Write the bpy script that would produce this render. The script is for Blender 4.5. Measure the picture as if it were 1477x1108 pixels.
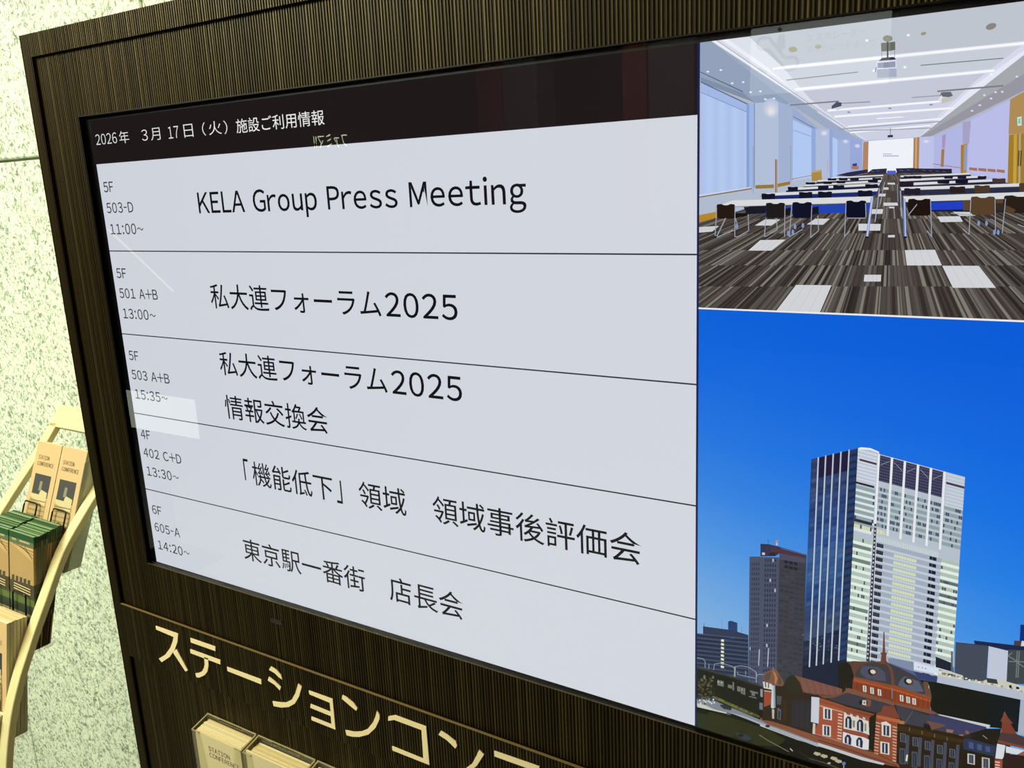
import bpy, bmesh, math, random
from mathutils import Vector, Matrix
D = bpy.data
SC = bpy.context.scene
COL = SC.collection
for o in list(D.objects):
    D.objects.remove(o)

# ------------------------------------------------------------------ frame of reference
# Everything is measured from the display: u to the right, v downwards, w into the wall,
# in display pixels (1920 x 1080 on a 55 inch panel, 0.63 mm each).
S = 0.00063
Z0 = 1.84
def W(u, v, w=0.0):
    return Vector((u * S, w * S, Z0 - v * S))
def lin(c):
    return c / 12.92 if c <= 0.04045 else ((c + 0.055) / 1.055) ** 2.4
def rgb(h):
    return tuple(lin(int(h[i:i + 2], 16) / 255) for i in (0, 2, 4)) + (1.0,)

# ------------------------------------------------------------------ camera
cam = D.cameras.new('camera')
cam.sensor_width = 36.0
cam.lens = 36.0 * 1240.68 / 1477.0
cam.clip_start = 0.02
camo = D.objects.new('camera', cam)
COL.objects.link(camo)
R = [[0.8476178503863988, 0.04529105237202849, 0.5286706917177975],
     [0.08470453712420492, 0.9720232569443465, -0.21907973285970325],
     [-0.523802559269153, 0.23047669846285745, 0.8200679059497126]]
def dirw(r, s):
    return Vector((r[0] * s, r[2] * s, -r[1] * s))
m = Matrix.Identity(4)
for i, vec in enumerate((dirw(R[0], 1), dirw(R[1], -1), dirw(R[2], -1))):
    for j in range(3):
        m[j][i] = vec[j]
m.translation = W(1881.89, 173.96, -1222.84)
camo.matrix_world = m
SC.camera = camo

# ------------------------------------------------------------------ view, world, lights
SC.view_settings.view_transform = 'Standard'
SC.view_settings.look = 'None'
SC.view_settings.exposure = 0.0
SC.view_settings.gamma = 1.0
SC.view_settings.use_curve_mapping = False
SC.cycles.use_denoising = True
SC.cycles.transparent_max_bounces = 48
SC.cycles.max_bounces = 14
wd = D.worlds.new('world')
SC.world = wd
wd.use_nodes = True
wd.node_tree.nodes['Background'].inputs[0].default_value = (0.9, 0.95, 0.85, 1)
wd.node_tree.nodes['Background'].inputs[1].default_value = 0.25
def area(name, loc, target, sx, sy, power, col):
    l = D.lights.new(name, 'AREA'); l.shape = 'RECTANGLE'; l.size = sx; l.size_y = sy
    l.energy = power; l.color = col
    o = D.objects.new(name, l); COL.objects.link(o); o.location = loc
    o.rotation_euler = (Vector(target) - Vector(loc)).to_track_quat('-Z', 'Y').to_euler()
    return o
def spot(name, loc, target, power, col, size=0.05, ang=60, blend=0.6):
    l = D.lights.new(name, 'SPOT'); l.energy = power; l.color = col
    l.shadow_soft_size = size; l.spot_size = math.radians(ang); l.spot_blend = blend
    o = D.objects.new(name, l); COL.objects.link(o); o.location = loc
    o.rotation_euler = (Vector(target) - Vector(loc)).to_track_quat('-Z', 'Y').to_euler()
    return o
area('wall_washer_light', (-1.7, -1.9, 2.95), (-0.7, 0.28, 0.9), 1.6, 0.5, 185, (0.93, 1.0, 0.84))
area('concourse_light', (-0.6, -2.6, 2.9), (-0.5, 0.2, 1.0), 2.4, 0.5, 12, (0.95, 1.0, 0.78))
area('far_wall_fill', (-0.5, -5.0, 2.95), (-0.5, -7.5, 1.3), 5.0, 0.6, 60, (1.0, 0.85, 0.75))  # unseen fill, added to brighten the far wall mirrored in the header
spot('grazing_fill', (-0.35, -0.42, 2.9), (0.15, -0.05, 1.0), 24, (1.0, 0.78, 0.45), 0.05, 75)  # unseen warm spot, added so the kiosk is brighter towards its top
spot('warm_downlight', (0.15, -1.2, 2.85), (-0.5, 0.0, 1.0), 40, (1.0, 0.80, 0.45), 0.06, 70)
spot('warm_downlight', (1.9, -1.6, 2.85), (0.6, 0.0, 1.2), 14, (1.0, 0.74, 0.42), 0.06, 70)

# ------------------------------------------------------------------ materials
def newmat(name):
    mt = D.materials.new(name); mt.use_nodes = True
    nt = mt.node_tree; bs = nt.nodes['Principled BSDF']
    return mt, nt, bs
def plain(name, h, rough=0.6, metal=0.0, spec=0.5, grain=0.0, gscale=200):
    mt, nt, bs = newmat(name)
    bs.inputs['Base Color'].default_value = rgb(h)
    bs.inputs['Roughness'].default_value = rough
    bs.inputs['Metallic'].default_value = metal
    bs.inputs['Specular IOR Level'].default_value = spec
    if grain:
        tc = nt.nodes.new('ShaderNodeTexCoord'); n = nt.nodes.new('ShaderNodeTexNoise')
        n.inputs['Scale'].default_value = gscale; n.inputs['Detail'].default_value = 3
        mr = nt.nodes.new('ShaderNodeMapRange')
        mr.inputs['To Min'].default_value = 1 - grain; mr.inputs['To Max'].default_value = 1 + grain
        mx = nt.nodes.new('ShaderNodeVectorMath'); mx.operation = 'SCALE'
        mx.inputs[0].default_value = rgb(h)[:3]
        nt.links.new(tc.outputs['Object'], n.inputs['Vector'])
        nt.links.new(n.outputs['Fac'], mr.inputs['Value'])
        nt.links.new(mr.outputs['Result'], mx.inputs['Scale'])
        nt.links.new(mx.outputs['Vector'], bs.inputs['Base Color'])
    return mt
def vcol(name, rough=0.6, metal=0.0, spec=0.5):
    mt, nt, bs = newmat(name)
    a = nt.nodes.new('ShaderNodeVertexColor'); a.layer_name = 'Col'
    nt.links.new(a.outputs['Color'], bs.inputs['Base Color'])
    bs.inputs['Roughness'].default_value = rough
    bs.inputs['Metallic'].default_value = metal
    bs.inputs['Specular IOR Level'].default_value = spec
    return mt
def glow(name, h=None, k=1.0):
    mt = D.materials.new(name); mt.use_nodes = True
    nt = mt.node_tree; nt.nodes.clear()
    e = nt.nodes.new('ShaderNodeEmission'); out = nt.nodes.new('ShaderNodeOutputMaterial')
    e.inputs['Strength'].default_value = k
    if h: e.inputs['Color'].default_value = rgb(h)
    else:
        a = nt.nodes.new('ShaderNodeVertexColor'); a.layer_name = 'Col'
        nt.links.new(a.outputs['Color'], e.inputs['Color'])
    nt.links.new(e.outputs[0], out.inputs['Surface'])
    return mt
def glass(name, tint=(1, 1, 1), haze=0.0, hcol='c8c090', ior=1.5, rough=0.0):
    mt = D.materials.new(name); mt.use_nodes = True
    nt = mt.node_tree; nt.nodes.clear()
    out = nt.nodes.new('ShaderNodeOutputMaterial')
    t = nt.nodes.new('ShaderNodeBsdfTransparent'); t.inputs['Color'].default_value = tuple(tint) + (1,)
    g = nt.nodes.new('ShaderNodeBsdfGlossy'); g.inputs['Roughness'].default_value = rough
    f = nt.nodes.new('ShaderNodeFresnel'); f.inputs['IOR'].default_value = ior
    mx = nt.nodes.new('ShaderNodeMixShader')
    src = t
    if haze:
        df = nt.nodes.new('ShaderNodeBsdfDiffuse'); df.inputs['Color'].default_value = rgb(hcol)
        m2 = nt.nodes.new('ShaderNodeMixShader'); m2.inputs['Fac'].default_value = haze
        nt.links.new(t.outputs[0], m2.inputs[1]); nt.links.new(df.outputs[0], m2.inputs[2]); src = m2
    # an entering ray reflects off the front of the sheet only; leaving it adds nothing more
    ge = nt.nodes.new('ShaderNodeNewGeometry')
    ma = nt.nodes.new('ShaderNodeMath'); ma.operation = 'SUBTRACT'; ma.inputs[0].default_value = 1.0
    mu = nt.nodes.new('ShaderNodeMath'); mu.operation = 'MULTIPLY'
    nt.links.new(ge.outputs['Backfacing'], ma.inputs[1])
    nt.links.new(ma.outputs[0], mu.inputs[0]); nt.links.new(f.outputs[0], mu.inputs[1])
    nt.links.new(mu.outputs[0], mx.inputs['Fac'])
    nt.links.new(src.outputs[0], mx.inputs[1]); nt.links.new(g.outputs[0], mx.inputs[2])
    nt.links.new(mx.outputs[0], out.inputs['Surface'])
    return mt
def granite():
    mt, nt, bs = newmat('granite')
    L = nt.links
    tc = nt.nodes.new('ShaderNodeTexCoord')
    def noise(sc, det, ro=0.55, dist=0.0):
        n = nt.nodes.new('ShaderNodeTexNoise'); n.inputs['Scale'].default_value = sc
        n.inputs['Detail'].default_value = det; n.inputs['Roughness'].default_value = ro
        n.inputs['Distortion'].default_value = dist
        L.new(tc.outputs['Object'], n.inputs['Vector']); return n
    def ramp(src, pts):
        r = nt.nodes.new('ShaderNodeValToRGB')
        while len(r.color_ramp.elements) < len(pts): r.color_ramp.elements.new(0.5)
        for e, (p, c) in zip(r.color_ramp.elements, pts): e.position = p; e.color = c
        L.new(src.outputs['Fac'], r.inputs['Fac']); return r
    n1 = noise(108, 4, 0.62, 0.9)
    r1 = ramp(n1, [(0.33, rgb('6f7b68')), (0.41, rgb('a0ac92')), (0.49, rgb('d9e1c8')), (0.57, rgb('edf2d8'))])
    n2 = noise(420, 3, 0.6)
    r2 = ramp(n2, [(0.30, (0.45, 0.47, 0.42, 1)), (0.42, (1, 1, 1, 1))])
    mx = nt.nodes.new('ShaderNodeMix'); mx.data_type = 'RGBA'; mx.blend_type = 'MULTIPLY'
    mx.inputs['Factor'].default_value = 0.55
    L.new(r1.outputs['Color'], mx.inputs['A']); L.new(r2.outputs['Color'], mx.inputs['B'])
    L.new(mx.outputs['Result'], bs.inputs['Base Color'])
    bs.inputs['Roughness'].default_value = 0.75
    bp = nt.nodes.new('ShaderNodeBump'); bp.inputs['Strength'].default_value = 0.12
    bp.inputs['Distance'].default_value = 0.001
    L.new(n1.outputs['Fac'], bp.inputs['Height']); L.new(bp.outputs['Normal'], bs.inputs['Normal'])
    return mt
M = dict(
    granite=granite(),
    joint=plain('joint_mortar', 'a9b39e', 0.9),
    floor=plain('stone_floor', '9c998c', 0.35, grain=0.12, gscale=60),
    ceiling=plain('ceiling_paint', '5c5a56', 0.9, grain=0.02),
    darkwall=plain('dark_wall_paint', '4a3432', 0.8, grain=0.05, gscale=30),
    brick=plain('brown_column_stone', '8a4630', 0.7, grain=0.1, gscale=40),
    ribs=vcol('ribbed_bronze_laminate', 0.42, 0.6, 0.3),
    carcass=plain('dark_carcass', '15130e', 0.6, grain=0.05),
    greystone=plain('grey_pier_stone', '6c7272', 0.7, grain=0.1, gscale=40),
    offwhite=plain('off_white_panel', 'dcdccf', 0.6, grain=0.03),
    gold=plain('gold_letter', 'f6e2ae', 0.5, 0.0, grain=0.02),
    black=plain('black_plastic', '0b0b0c', 0.45, grain=0.03),
    lcdblack=plain('display_black_border', '08080a', 0.25, grain=0.02),
    white=glow('display_white', 'd8dce5', 1.0),
    dim=glow('display_dark', '211a1b', 1.0),  # header black, lifted in colour to include brownish reflected light
    ink=glow('display_ink', '14151a', 1.0),
    inkgray=glow('display_ink_gray', '303134', 1.0),
    rule=glow('display_rule', '2c3038', 1.0),
    headtext=glow('display_header_text', 'f2f2f0', 1.0),
    navy=glow('display_divider', '1c2452', 1.0),
    pic=glow('display_picture', None, 1.0),
    pane=glass('display_glass', (1, 1, 1), ior=1.65),
    acrylic=glass('clear_acrylic', (0.97, 0.97, 0.93), 0.07, 'cfc8a4', ior=1.45),
    lit_ledge=plain('lit_ledge_edge', '8a7446', 0.5, 0.3, grain=0.25, gscale=260),
    rim=plain('acrylic_edge', 'a89b6c', 0.3),
    smoky=glass('smoky_acrylic', (0.8, 0.8, 0.7), 0.6, 'b5b198', ior=1.45),
    cream=plain('cream_lacquered_wood', 'e6d9a0', 0.45, grain=0.03, gscale=30),
    wire=plain('black_wire', '17130e', 0.35, 0.6),
    print=vcol('printed_paper', 0.55),
    paper=vcol('paper_edges', 0.8),
    printink=plain('print_ink', '3f3524', 0.7),
    signlit=glow('lit_sign_face', 'e6f2dc', 2.3),
    signpale=glow('lit_sign_pale', 'dfe8de', 1.9),
    signgrey=glow('lit_sign_grey', '8f9a98', 0.45),
    shoplit=glow('shop_sign_letters', 'e8f4c8', 9.0),
    lamp=glow('lamp_lens', 'ffd9a0', 14.0),
    cove=glow('handrail_light', 'fff0c8', 1.6),
    steel=plain('brushed_steel', '9a9a98', 0.3, 1.0),
)

# ------------------------------------------------------------------ mesh helpers
class MB:
    def __init__(s): s.v = []; s.f = []; s.c = []
    def quad(s, a, b, c, d, col='ffffff'):
        n = len(s.v); s.v += [a, b, c, d]; s.f.append((n, n + 1, n + 2, n + 3)); s.c.append(col)
    def hexa(s, p, col='ffffff', cols=None):
        # p: eight corners, 0-3 front (u0v0,u1v0,u1v1,u0v1), 4-7 back
        n = len(s.v); s.v += p
        F = ((0, 3, 2, 1), (4, 5, 6, 7), (0, 1, 5, 4), (3, 7, 6, 2), (0, 4, 7, 3), (1, 2, 6, 5))
        for i, f in enumerate(F):
            s.f.append(tuple(n + k for k in f)); s.c.append(cols[i] if cols else col)
    def box(s, u0, u1, v0, v1, w0, w1, col='ffffff', cols=None):
        s.hexa([W(u0, v0, w0), W(u1, v0, w0), W(u1, v1, w0), W(u0, v1, w0),
                W(u0, v0, w1), W(u1, v0, w1), W(u1, v1, w1), W(u0, v1, w1)], col, cols)
    def poly(s, pts, w, col='ffffff'):
        n = len(s.v); s.v += [W(u, v, w) for u, v in pts]
        s.f.append(tuple(range(n + len(pts) - 1, n - 1, -1))); s.c.append(col)
    def prism(s, pts, w0, w1, col='ffffff'):
        k = len(pts); n = len(s.v)
        s.v += [W(u, v, w0) for u, v in pts] + [W(u, v, w1) for u, v in pts]
        s.f.append(tuple(range(n + k - 1, n - 1, -1))); s.c.append(col)
        s.f.append(tuple(range(n + k, n + 2 * k))); s.c.append(col)
        for i in range(k):
            j = (i + 1) % k
            s.f.append((n + i, n + j, n + k + j, n + k + i)); s.c.append(col)
    def loft(s, rings, col='ffffff', cap=True):
        k = len(rings[0]); n = len(s.v)
        for r in rings: s.v += r
        for a in range(len(rings) - 1):
            for i in range(k):
                j = (i + 1) % k
                s.f.append((n + a * k + i, n + a * k + j, n + (a + 1) * k + j, n + (a + 1) * k + i)); s.c.append(col)
        if cap:
            s.f.append(tuple(range(n + k - 1, n - 1, -1))); s.c.append(col)
            e = n + (len(rings) - 1) * k
            s.f.append(tuple(range(e, e + k))); s.c.append(col)
    def tube(s, pts, r, sides=8, col='ffffff'):
        rings = []
        for i, p in enumerate(pts):
            a = pts[max(0, i - 1)]; b = pts[min(len(pts) - 1, i + 1)]
            d = (b - a).normalized()
            x = d.cross(Vector((0.13, 0.37, 0.92))).normalized(); y = d.cross(x)
            rings.append([p + (x * math.cos(t) + y * math.sin(t)) * r for t in [2 * math.pi * q / sides for q in range(sides)]])
        s.loft(rings, col)
    def build(s, name, mat, parent=None, org=None, smooth=False, fixn=True):
        if org is None: org = parent_origin(parent)
        me = D.meshes.new(name)
        me.from_pydata([tuple(p - org) for p in s.v], [], s.f)
        if any(c != 'ffffff' for c in s.c):
            at = me.color_attributes.new('Col', 'FLOAT_COLOR', 'CORNER')
            buf = []; cache = {}
            for f, c in zip(s.f, s.c):
                if isinstance(c, (list, tuple)):
                    for q in c: buf += cache.setdefault(q, rgb(q))
                else: buf += list(cache.setdefault(c, rgb(c))) * len(f)
            at.data.foreach_set('color', buf)
        me.materials.append(mat); me.update()
        if fixn:
            bm = bmesh.new(); bm.from_mesh(me); bmesh.ops.recalc_face_normals(bm, faces=bm.faces); bm.to_mesh(me); bm.free()
        if smooth:
            for p in me.polygons: p.use_smooth = True
        o = D.objects.new(name, me); COL.objects.link(o)
        if parent is None: o.location = org
        else: o.parent = parent
        return o
ORG = {}
def parent_origin(p):
    while p is not None and p.parent is not None: p = p.parent
    return ORG.get(p.name, Vector((0, 0, 0))) if p is not None else Vector((0, 0, 0))
def tag(o, label=None, cat=None, group=None, kind=None):
    if label: o['label'] = label
    if cat: o['category'] = cat
    if group: o['group'] = group
    if kind: o['kind'] = kind
    return o
def thing(name, org, label, cat, group=None):
    o = D.objects.new(name, None); o.empty_display_size = 0.05
    COL.objects.link(o); o.location = org; ORG[o.name] = Vector(org)
    return tag(o, label, cat, group)
GC = {}
def glyphs(body, thin=0.0):
    if (body, thin) not in GC: GC[(body, thin)] = glyphs_raw(body, thin)
    return GC[(body, thin)]
def glyphs_raw(body, thin=0.0):
    c = D.curves.new('glyphs', 'FONT'); c.body = body; c.offset = thin; c.resolution_u = 4
    o = D.objects.new('glyphs', c); COL.objects.link(o)
    bpy.context.view_layer.update()
    me = D.meshes.new_from_object(o.evaluated_get(bpy.context.evaluated_depsgraph_get()))
    D.objects.remove(o); D.curves.remove(c)
    vs = [tuple(v.co) for v in me.vertices]; fs = [tuple(p.vertices) for p in me.polygons]
    D.meshes.remove(me)
    return vs, fs
CAP = {}
def glyphs_latin(body, thin):
    # set with the full-width sans letters, spaced by their own inked widths
    vs, fs = [], []; x = 0.0
    for ch in body:
        if ch == ' ': x += 0.36; continue
        g, f = glyphs(chr(ord(ch) + 0xFEE0), thin)
        k = 0.74 if ch == '~' else 0.5 if ch == '-' else 1.0
        a = min(p[0] for p in g); b = max(p[0] for p in g); n = len(vs)
        side = {'r': .03, 't': .035, 'A': .03, 'L': .05, 'K': .055, '1': .09, '-': .06, ':': .10, '+': .03, 'F': .06}.get(ch, 0.065)
        vs += [(x + side + (p[0] - a) * k, p[1] if ch != '~' else (p[1] - .38) * k + .36, 0) for p in g]
        fs += [tuple(n + i for i in q) for q in f]
        x += (b - a) * k + side + {'r': .01, 'L': .01, 'A': .03, '1': .075, 'F': .03, 'K': .02}.get(ch, side)
    return vs, fs
def text(mb, body, u0, v0, u1, v1, w=-0.1, cap=False, thin=0.0, plane=None):
    # fits the inked glyphs to the box u0..u1, v0..v1 (cap: v0..v1 is cap height to baseline)
    vs, fs = glyphs_latin(body, thin) if all(ord(c) < 128 for c in body) else glyphs(body, thin)
    xs = [p[0] for p in vs]; ys = [p[1] for p in vs]
    x0, x1 = min(xs), max(xs)
    if cap:
        if thin not in CAP:
            kv = glyphs('Ｅ', thin)[0]; CAP[thin] = (min(p[1] for p in kv), max(p[1] for p in kv))
        y0, y1 = CAP[thin]
    else: y0, y1 = min(ys), max(ys)
    n = len(mb.v)
    for x, y, _ in vs:
        u = u0 + (x - x0) / (x1 - x0) * (u1 - u0); v = v1 - (y - y0) / (y1 - y0) * (v1 - v0)
        mb.v.append(plane(u, v) if plane else W(u, v, w))
    for f in fs: mb.f.append(tuple(n + i for i in f)); mb.c.append('ffffff')

# ------------------------------------------------------------------ the setting
rnd = random.Random(11)
WW = 450.0        # the granite wall stands this far behind the face of the display
def setting(name, mb, mat, org=None):
    o = mb.build(name, mat, None, org or Vector((0, 0, 0)))
    return tag(o, kind='structure')
XL, XR, YF = -5.0, 5.0, -7.5
YB = WW * S
mb = MB(); mb.hexa([Vector((XL, YB + 0.02, 3)), Vector((XR, YB + 0.02, 3)), Vector((XR, YB + 0.02, 0)), Vector((XL, YB + 0.02, 0)),
                    Vector((XL, YB + 0.2, 3)), Vector((XR, YB + 0.2, 3)), Vector((XR, YB + 0.2, 0)), Vector((XL, YB + 0.2, 0))])
wall = setting('wall_back', mb, M['joint'])
us = [-370 - 1450 * k for k in range(5, -6, -1)]
vs_ = [31 - 2600, 31]
vb = [Z0 / S - 3.0 / S] + vs_[1:] + [Z0 / S]
for i in range(len(vb) - 1):
    for j in range(len(us) - 1):
        a, b, c, d = us[j] + 5, us[j + 1] - 5, vb[i] + 5, vb[i + 1] - 5
        a = max(a, XL / S); b = min(b, XR / S)
        if b - a < 20 or d - c < 20: continue
        t = 4
        q = MB()
        q.hexa([W(a + t, c + t, WW), W(b - t, c + t, WW), W(b - t, d - t, WW), W(a + t, d - t, WW),
                W(a, c, WW + 4), W(b, c, WW + 4), W(b, d, WW + 4), W(a, d, WW + 4)])
        q.hexa([W(a, c, WW + 4), W(b, c, WW + 4), W(b, d, WW + 4), W(a, d, WW + 4),
                W(a, c, WW + 30), W(b, c, WW + 30), W(b, d, WW + 30), W(a, d, WW + 30)])
        q.build('granite_slab', M['granite'], wall)
def slab(name, p0, p1, mat):
    q = MB(); (x0, y0, z0), (x1, y1, z1) = p0, p1
    q.hexa([Vector((x0, y0, z1)), Vector((x1, y0, z1)), Vector((x1, y0, z0)), Vector((x0, y0, z0)),
            Vector((x0, y1, z1)), Vector((x1, y1, z1)), Vector((x1, y1, z0)), Vector((x0, y1, z0))])
    return setting(name, q, mat)
slab('floor', (XL, YF, -0.1), (XR, YB + 0.2, 0.0), M['floor'])
slab('ceiling', (XL, YF, 3.0), (XR, YB + 0.2, 3.1), M['ceiling'])
slab('wall_left', (XL - 0.1, YF, 0), (XL, YB + 0.2, 3), M['darkwall'])
slab('wall_right', (XR, YF, 0), (XR + 0.1, YB + 0.2, 3), M['darkwall'])
slab('wall_front', (XL, YF - 0.1, 0), (XR, YF, 3), M['darkwall'])

# ------------------------------------------------------------------ the kiosk
KU0, KU1, KT = -191.0, 2111.0, -201.0     # outer left, outer right, outer top
FLOORV = Z0 / S
kiosk = thing('information_kiosk', W(960, FLOORV, 150),
              'tall dark bronze ribbed information kiosk with a lit event screen and gold lettering', 'kiosk')
mb = MB(); mb.box(KU0 + 2, KU1 - 2, KT + 2, FLOORV, 10, 400)
mb.build('carcass', M['carcass'], kiosk)
# one list of rib positions shared by every panel, so that ribs run through from top to bottom
ribs = []
RC = ['453b1f', '3e341a', '4d4223', '382f18', '43381c', '564a2a']
PITCH = 6.9
for k in range(int((KU1 - KU0) / PITCH)):
    a = KU0 + k * PITCH + 0.8 + rnd.uniform(-.35, .35)
    ribs.append((a, a + 4.9 + rnd.uniform(-.8, .5), rnd.choice(RC), rnd.choice([0, 0, .2])))
def rib_panel(name, regions, w, wb, groove=2.0):
    q = MB()
    for (u0, u1, v0, v1) in regions:
        q.box(u0, u1, v0 + .3, v1 - .3, w + groove, wb, '1a1209')
        for a, b, c, dd in ribs:
            if b - .3 < u0 or a + .3 > u1: continue
            a = max(a, u0); b = min(b, u1); m = (b - a)
            if m < .8: continue
            # rounded rib: five facets
            us5 = [a, a + .14 * m, a + .36 * m, a + .64 * m, a + .86 * m, b]
            ws5 = [w + groove, w + dd + .75, w + dd, w + dd, w + dd + .75, w + groove]
            n = len(q.v)
            for vv in (v0, v1): q.v += [W(x, vv, y) for x, y in zip(us5, ws5)]
            for k in range(5): q.f.append((n + k, n + k + 6, n + k + 7, n + k + 1)); q.c.append(c)
            q.f.append(tuple(range(n, n + 6))); q.c.append(c); q.f.append(tuple(range(n + 11, n + 5, -1))); q.c.append(c)
    return q.build(name, M['ribs'], kiosk)
rib_panel('top_frame', [(KU0, KU1, KT, -151)], -22, 10)
rib_panel('side_frame', [(KU0, -155, -151, 1225)], -22, 10)
rib_panel('side_frame', [(2075, KU1, -151, 1225)], -22, 10)
rib_panel('name_band', [(KU0, KU1, 1225, 1379)], -22, 10)
rib_panel('lower_side_frame', [(KU0, -155, 1379, FLOORV - 40)], -22, 10)
rib_panel('lower_side_frame', [(2075, KU1, 1379, FLOORV - 40)], -22, 10)
AU0, AU1, AV0, AV1 = -20.6, 1941.0, -9.1, 1083.0
rib_panel('display_door', [(-155, 2075, -151, AV0), (-155, AU0, AV0, AV1), (AU1, 2075, AV0, AV1), (-155, 2075, AV1, 1225)], -12, 2)
rib_panel('lower_door', [(-155, 2075, 1379, FLOORV - 40)], -12, 6)
mb = MB(); mb.box(KU0 + 20, KU1 - 20, FLOORV - 40, FLOORV, 0, 10)
mb.build('plinth', M['black'], kiosk)
mb = MB(); mb.box(-155, 2075, 1224.4, 1225.6, -22.3, -17); mb.build('ledge_highlight', M['lit_ledge'], kiosk)  # added strip, overhead light on the ledge put into its gold colour
# thin edge trim round the opening of the door
mb = MB()
mb.box(AU0 - .1, AU1, AV1, AV1 + 1.4, -12.9, -11.8, '6a5932'); mb.box(AU0 - .1, AU1, AV1 + .1, AV1 + 1.6, -11.8, -1, '0c0905'); mb.box(AU0, AU1, AV0 - 2.2, AV0, -12.6, -1, '1a1209')
mb.box(AU0 - 2, AU0, AV0 - 2, AV1 + 2, -12.6, -1, '120d07'); mb.box(AU1, AU1 + 2, AV0 - 2, AV1 + 2, -12.6, -1, '120d07')
mb.build('opening_trim', M['ribs'], kiosk)
# remote sensor slot under the display
mb = MB()
pts = [(420, 1132), (424, 1127), (456, 1127), (460, 1132), (456, 1137), (424, 1137)]
mb.prism(pts, -14.2, -10); mb.build('sensor_slot', M['carcass'], kiosk)
# display unit
mb = MB(); mb.box(-34, 1954, -24, 1104, 0.3, 9)
display = mb.build('display', M['lcdblack'], kiosk)
mb = MB(); mb.box(AU0 - 4, AU1 + 4, AV0 - 5, AV1 + 5, -6.0, -3.4)
mb.build('glass_pane', M['pane'], display)
ROW = 196.82; HD = 95.9; LW = 1433.5
mb = MB(); mb.poly([(0, 0), (LW, 0), (LW, HD), (0, HD)], 0.0); mb.build('header_field', M['dim'], display)
mb = MB(); mb.poly([(0, HD), (LW, HD), (LW, 1080), (0, 1080)], 0.0); mb.build('event_list_field', M['white'], display)
mb = MB(); mb.poly([(LW, 0), (1437, 0), (1437, 1080), (LW, 1080)], 0.0); mb.build('column_divider', M['navy'], display)
for i in range(1, 5):
    v = HD + ROW * i
    mb = MB(); mb.poly([(0, v - 1.2), (LW, v - 1.2), (LW, v + 1.2), (0, v + 1.2)], -0.05); mb.build('row_rule', M['rule'], display)
mb = MB()
for b, u0, u1, v0, v1 in (('2026', 12, 90, 31, 54), ('年', 99, 134, 30, 56), ('3', 179, 199, 32, 55), ('月', 210, 242, 31, 56),
        ('17', 269, 303, 32, 56), ('日', 320, 349, 31, 57), ('（', 378, 388, 31, 57), ('火', 398, 436, 31, 57), ('）', 444, 454, 32, 58)):
    mb = MB(); text(mb, b, u0, v0, u1, v1, -0.1, thin=-0.008)
    mb.build('date_text', M['headtext'], display)
mb = MB(); text(mb, '施設ご利用情報', 480, 32, 718, 59, -0.1, thin=0.0); mb.build('header_title', M['headtext'], display)
for i, (fl, rm, tm, wr) in enumerate((('5F', '503-D', '11:00~', 99), ('5F', '501 A+B', '13:00~', 142), ('5F', '503 A+B', '15:35~', 142),
                                       ('4F', '402 C+D', '13:30~', 144), ('6F', '605-A', '14:20~', 98))):
    v = HD + ROW * i; q = MB()
    text(q, fl, 14, v + 40, 51, v + 63, -0.1, True, 0.006); q.build('floor_text', M['inkgray'], display); q = MB()
    text(q, rm, 14, v + 87, 14 + wr, v + 110, -0.1, True, 0.006); q.build('room_text', M['inkgray'], display); q = MB()
    text(q, tm, 16, v + 135, 139, v + 158.5, -0.1, True, 0.006)
    q.build('start_time_text', M['inkgray'], display)
for grp in ([('KELA Group Press Meeting', 336, 1145, 169.5, 212.5, True)],
            [('私大連フォーラム', 338, 818, 361, 415, False), ('2025', 829, 994, 366, 411, True)],
            [('私大連フォーラム', 340, 818, 509, 563, False), ('2025', 829, 993, 514, 560, True), ('情報交換会', 340, 652, 607, 663, False)],
            [('「', 377, 393, 752, 803, False), ('機能低下', 404, 647, 754, 811, False), ('」', 656, 672, 760, 811, False),
             ('領域', 719, 841, 752, 809, False), ('領域事後評価会', 907, 1340, 753, 809, False)],
            [('東京駅一番街', 341, 714, 948, 1003, False), ('店長会', 779, 965, 948, 1004, False)]):
    for b, u0, u1, v0, v1, cap in grp:
        q = MB(); text(q, b, u0, v0, u1, v1, -0.1, cap, 0.007 if cap else 0.003)
        q.build('event_title_text', M['ink'], display)

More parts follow.
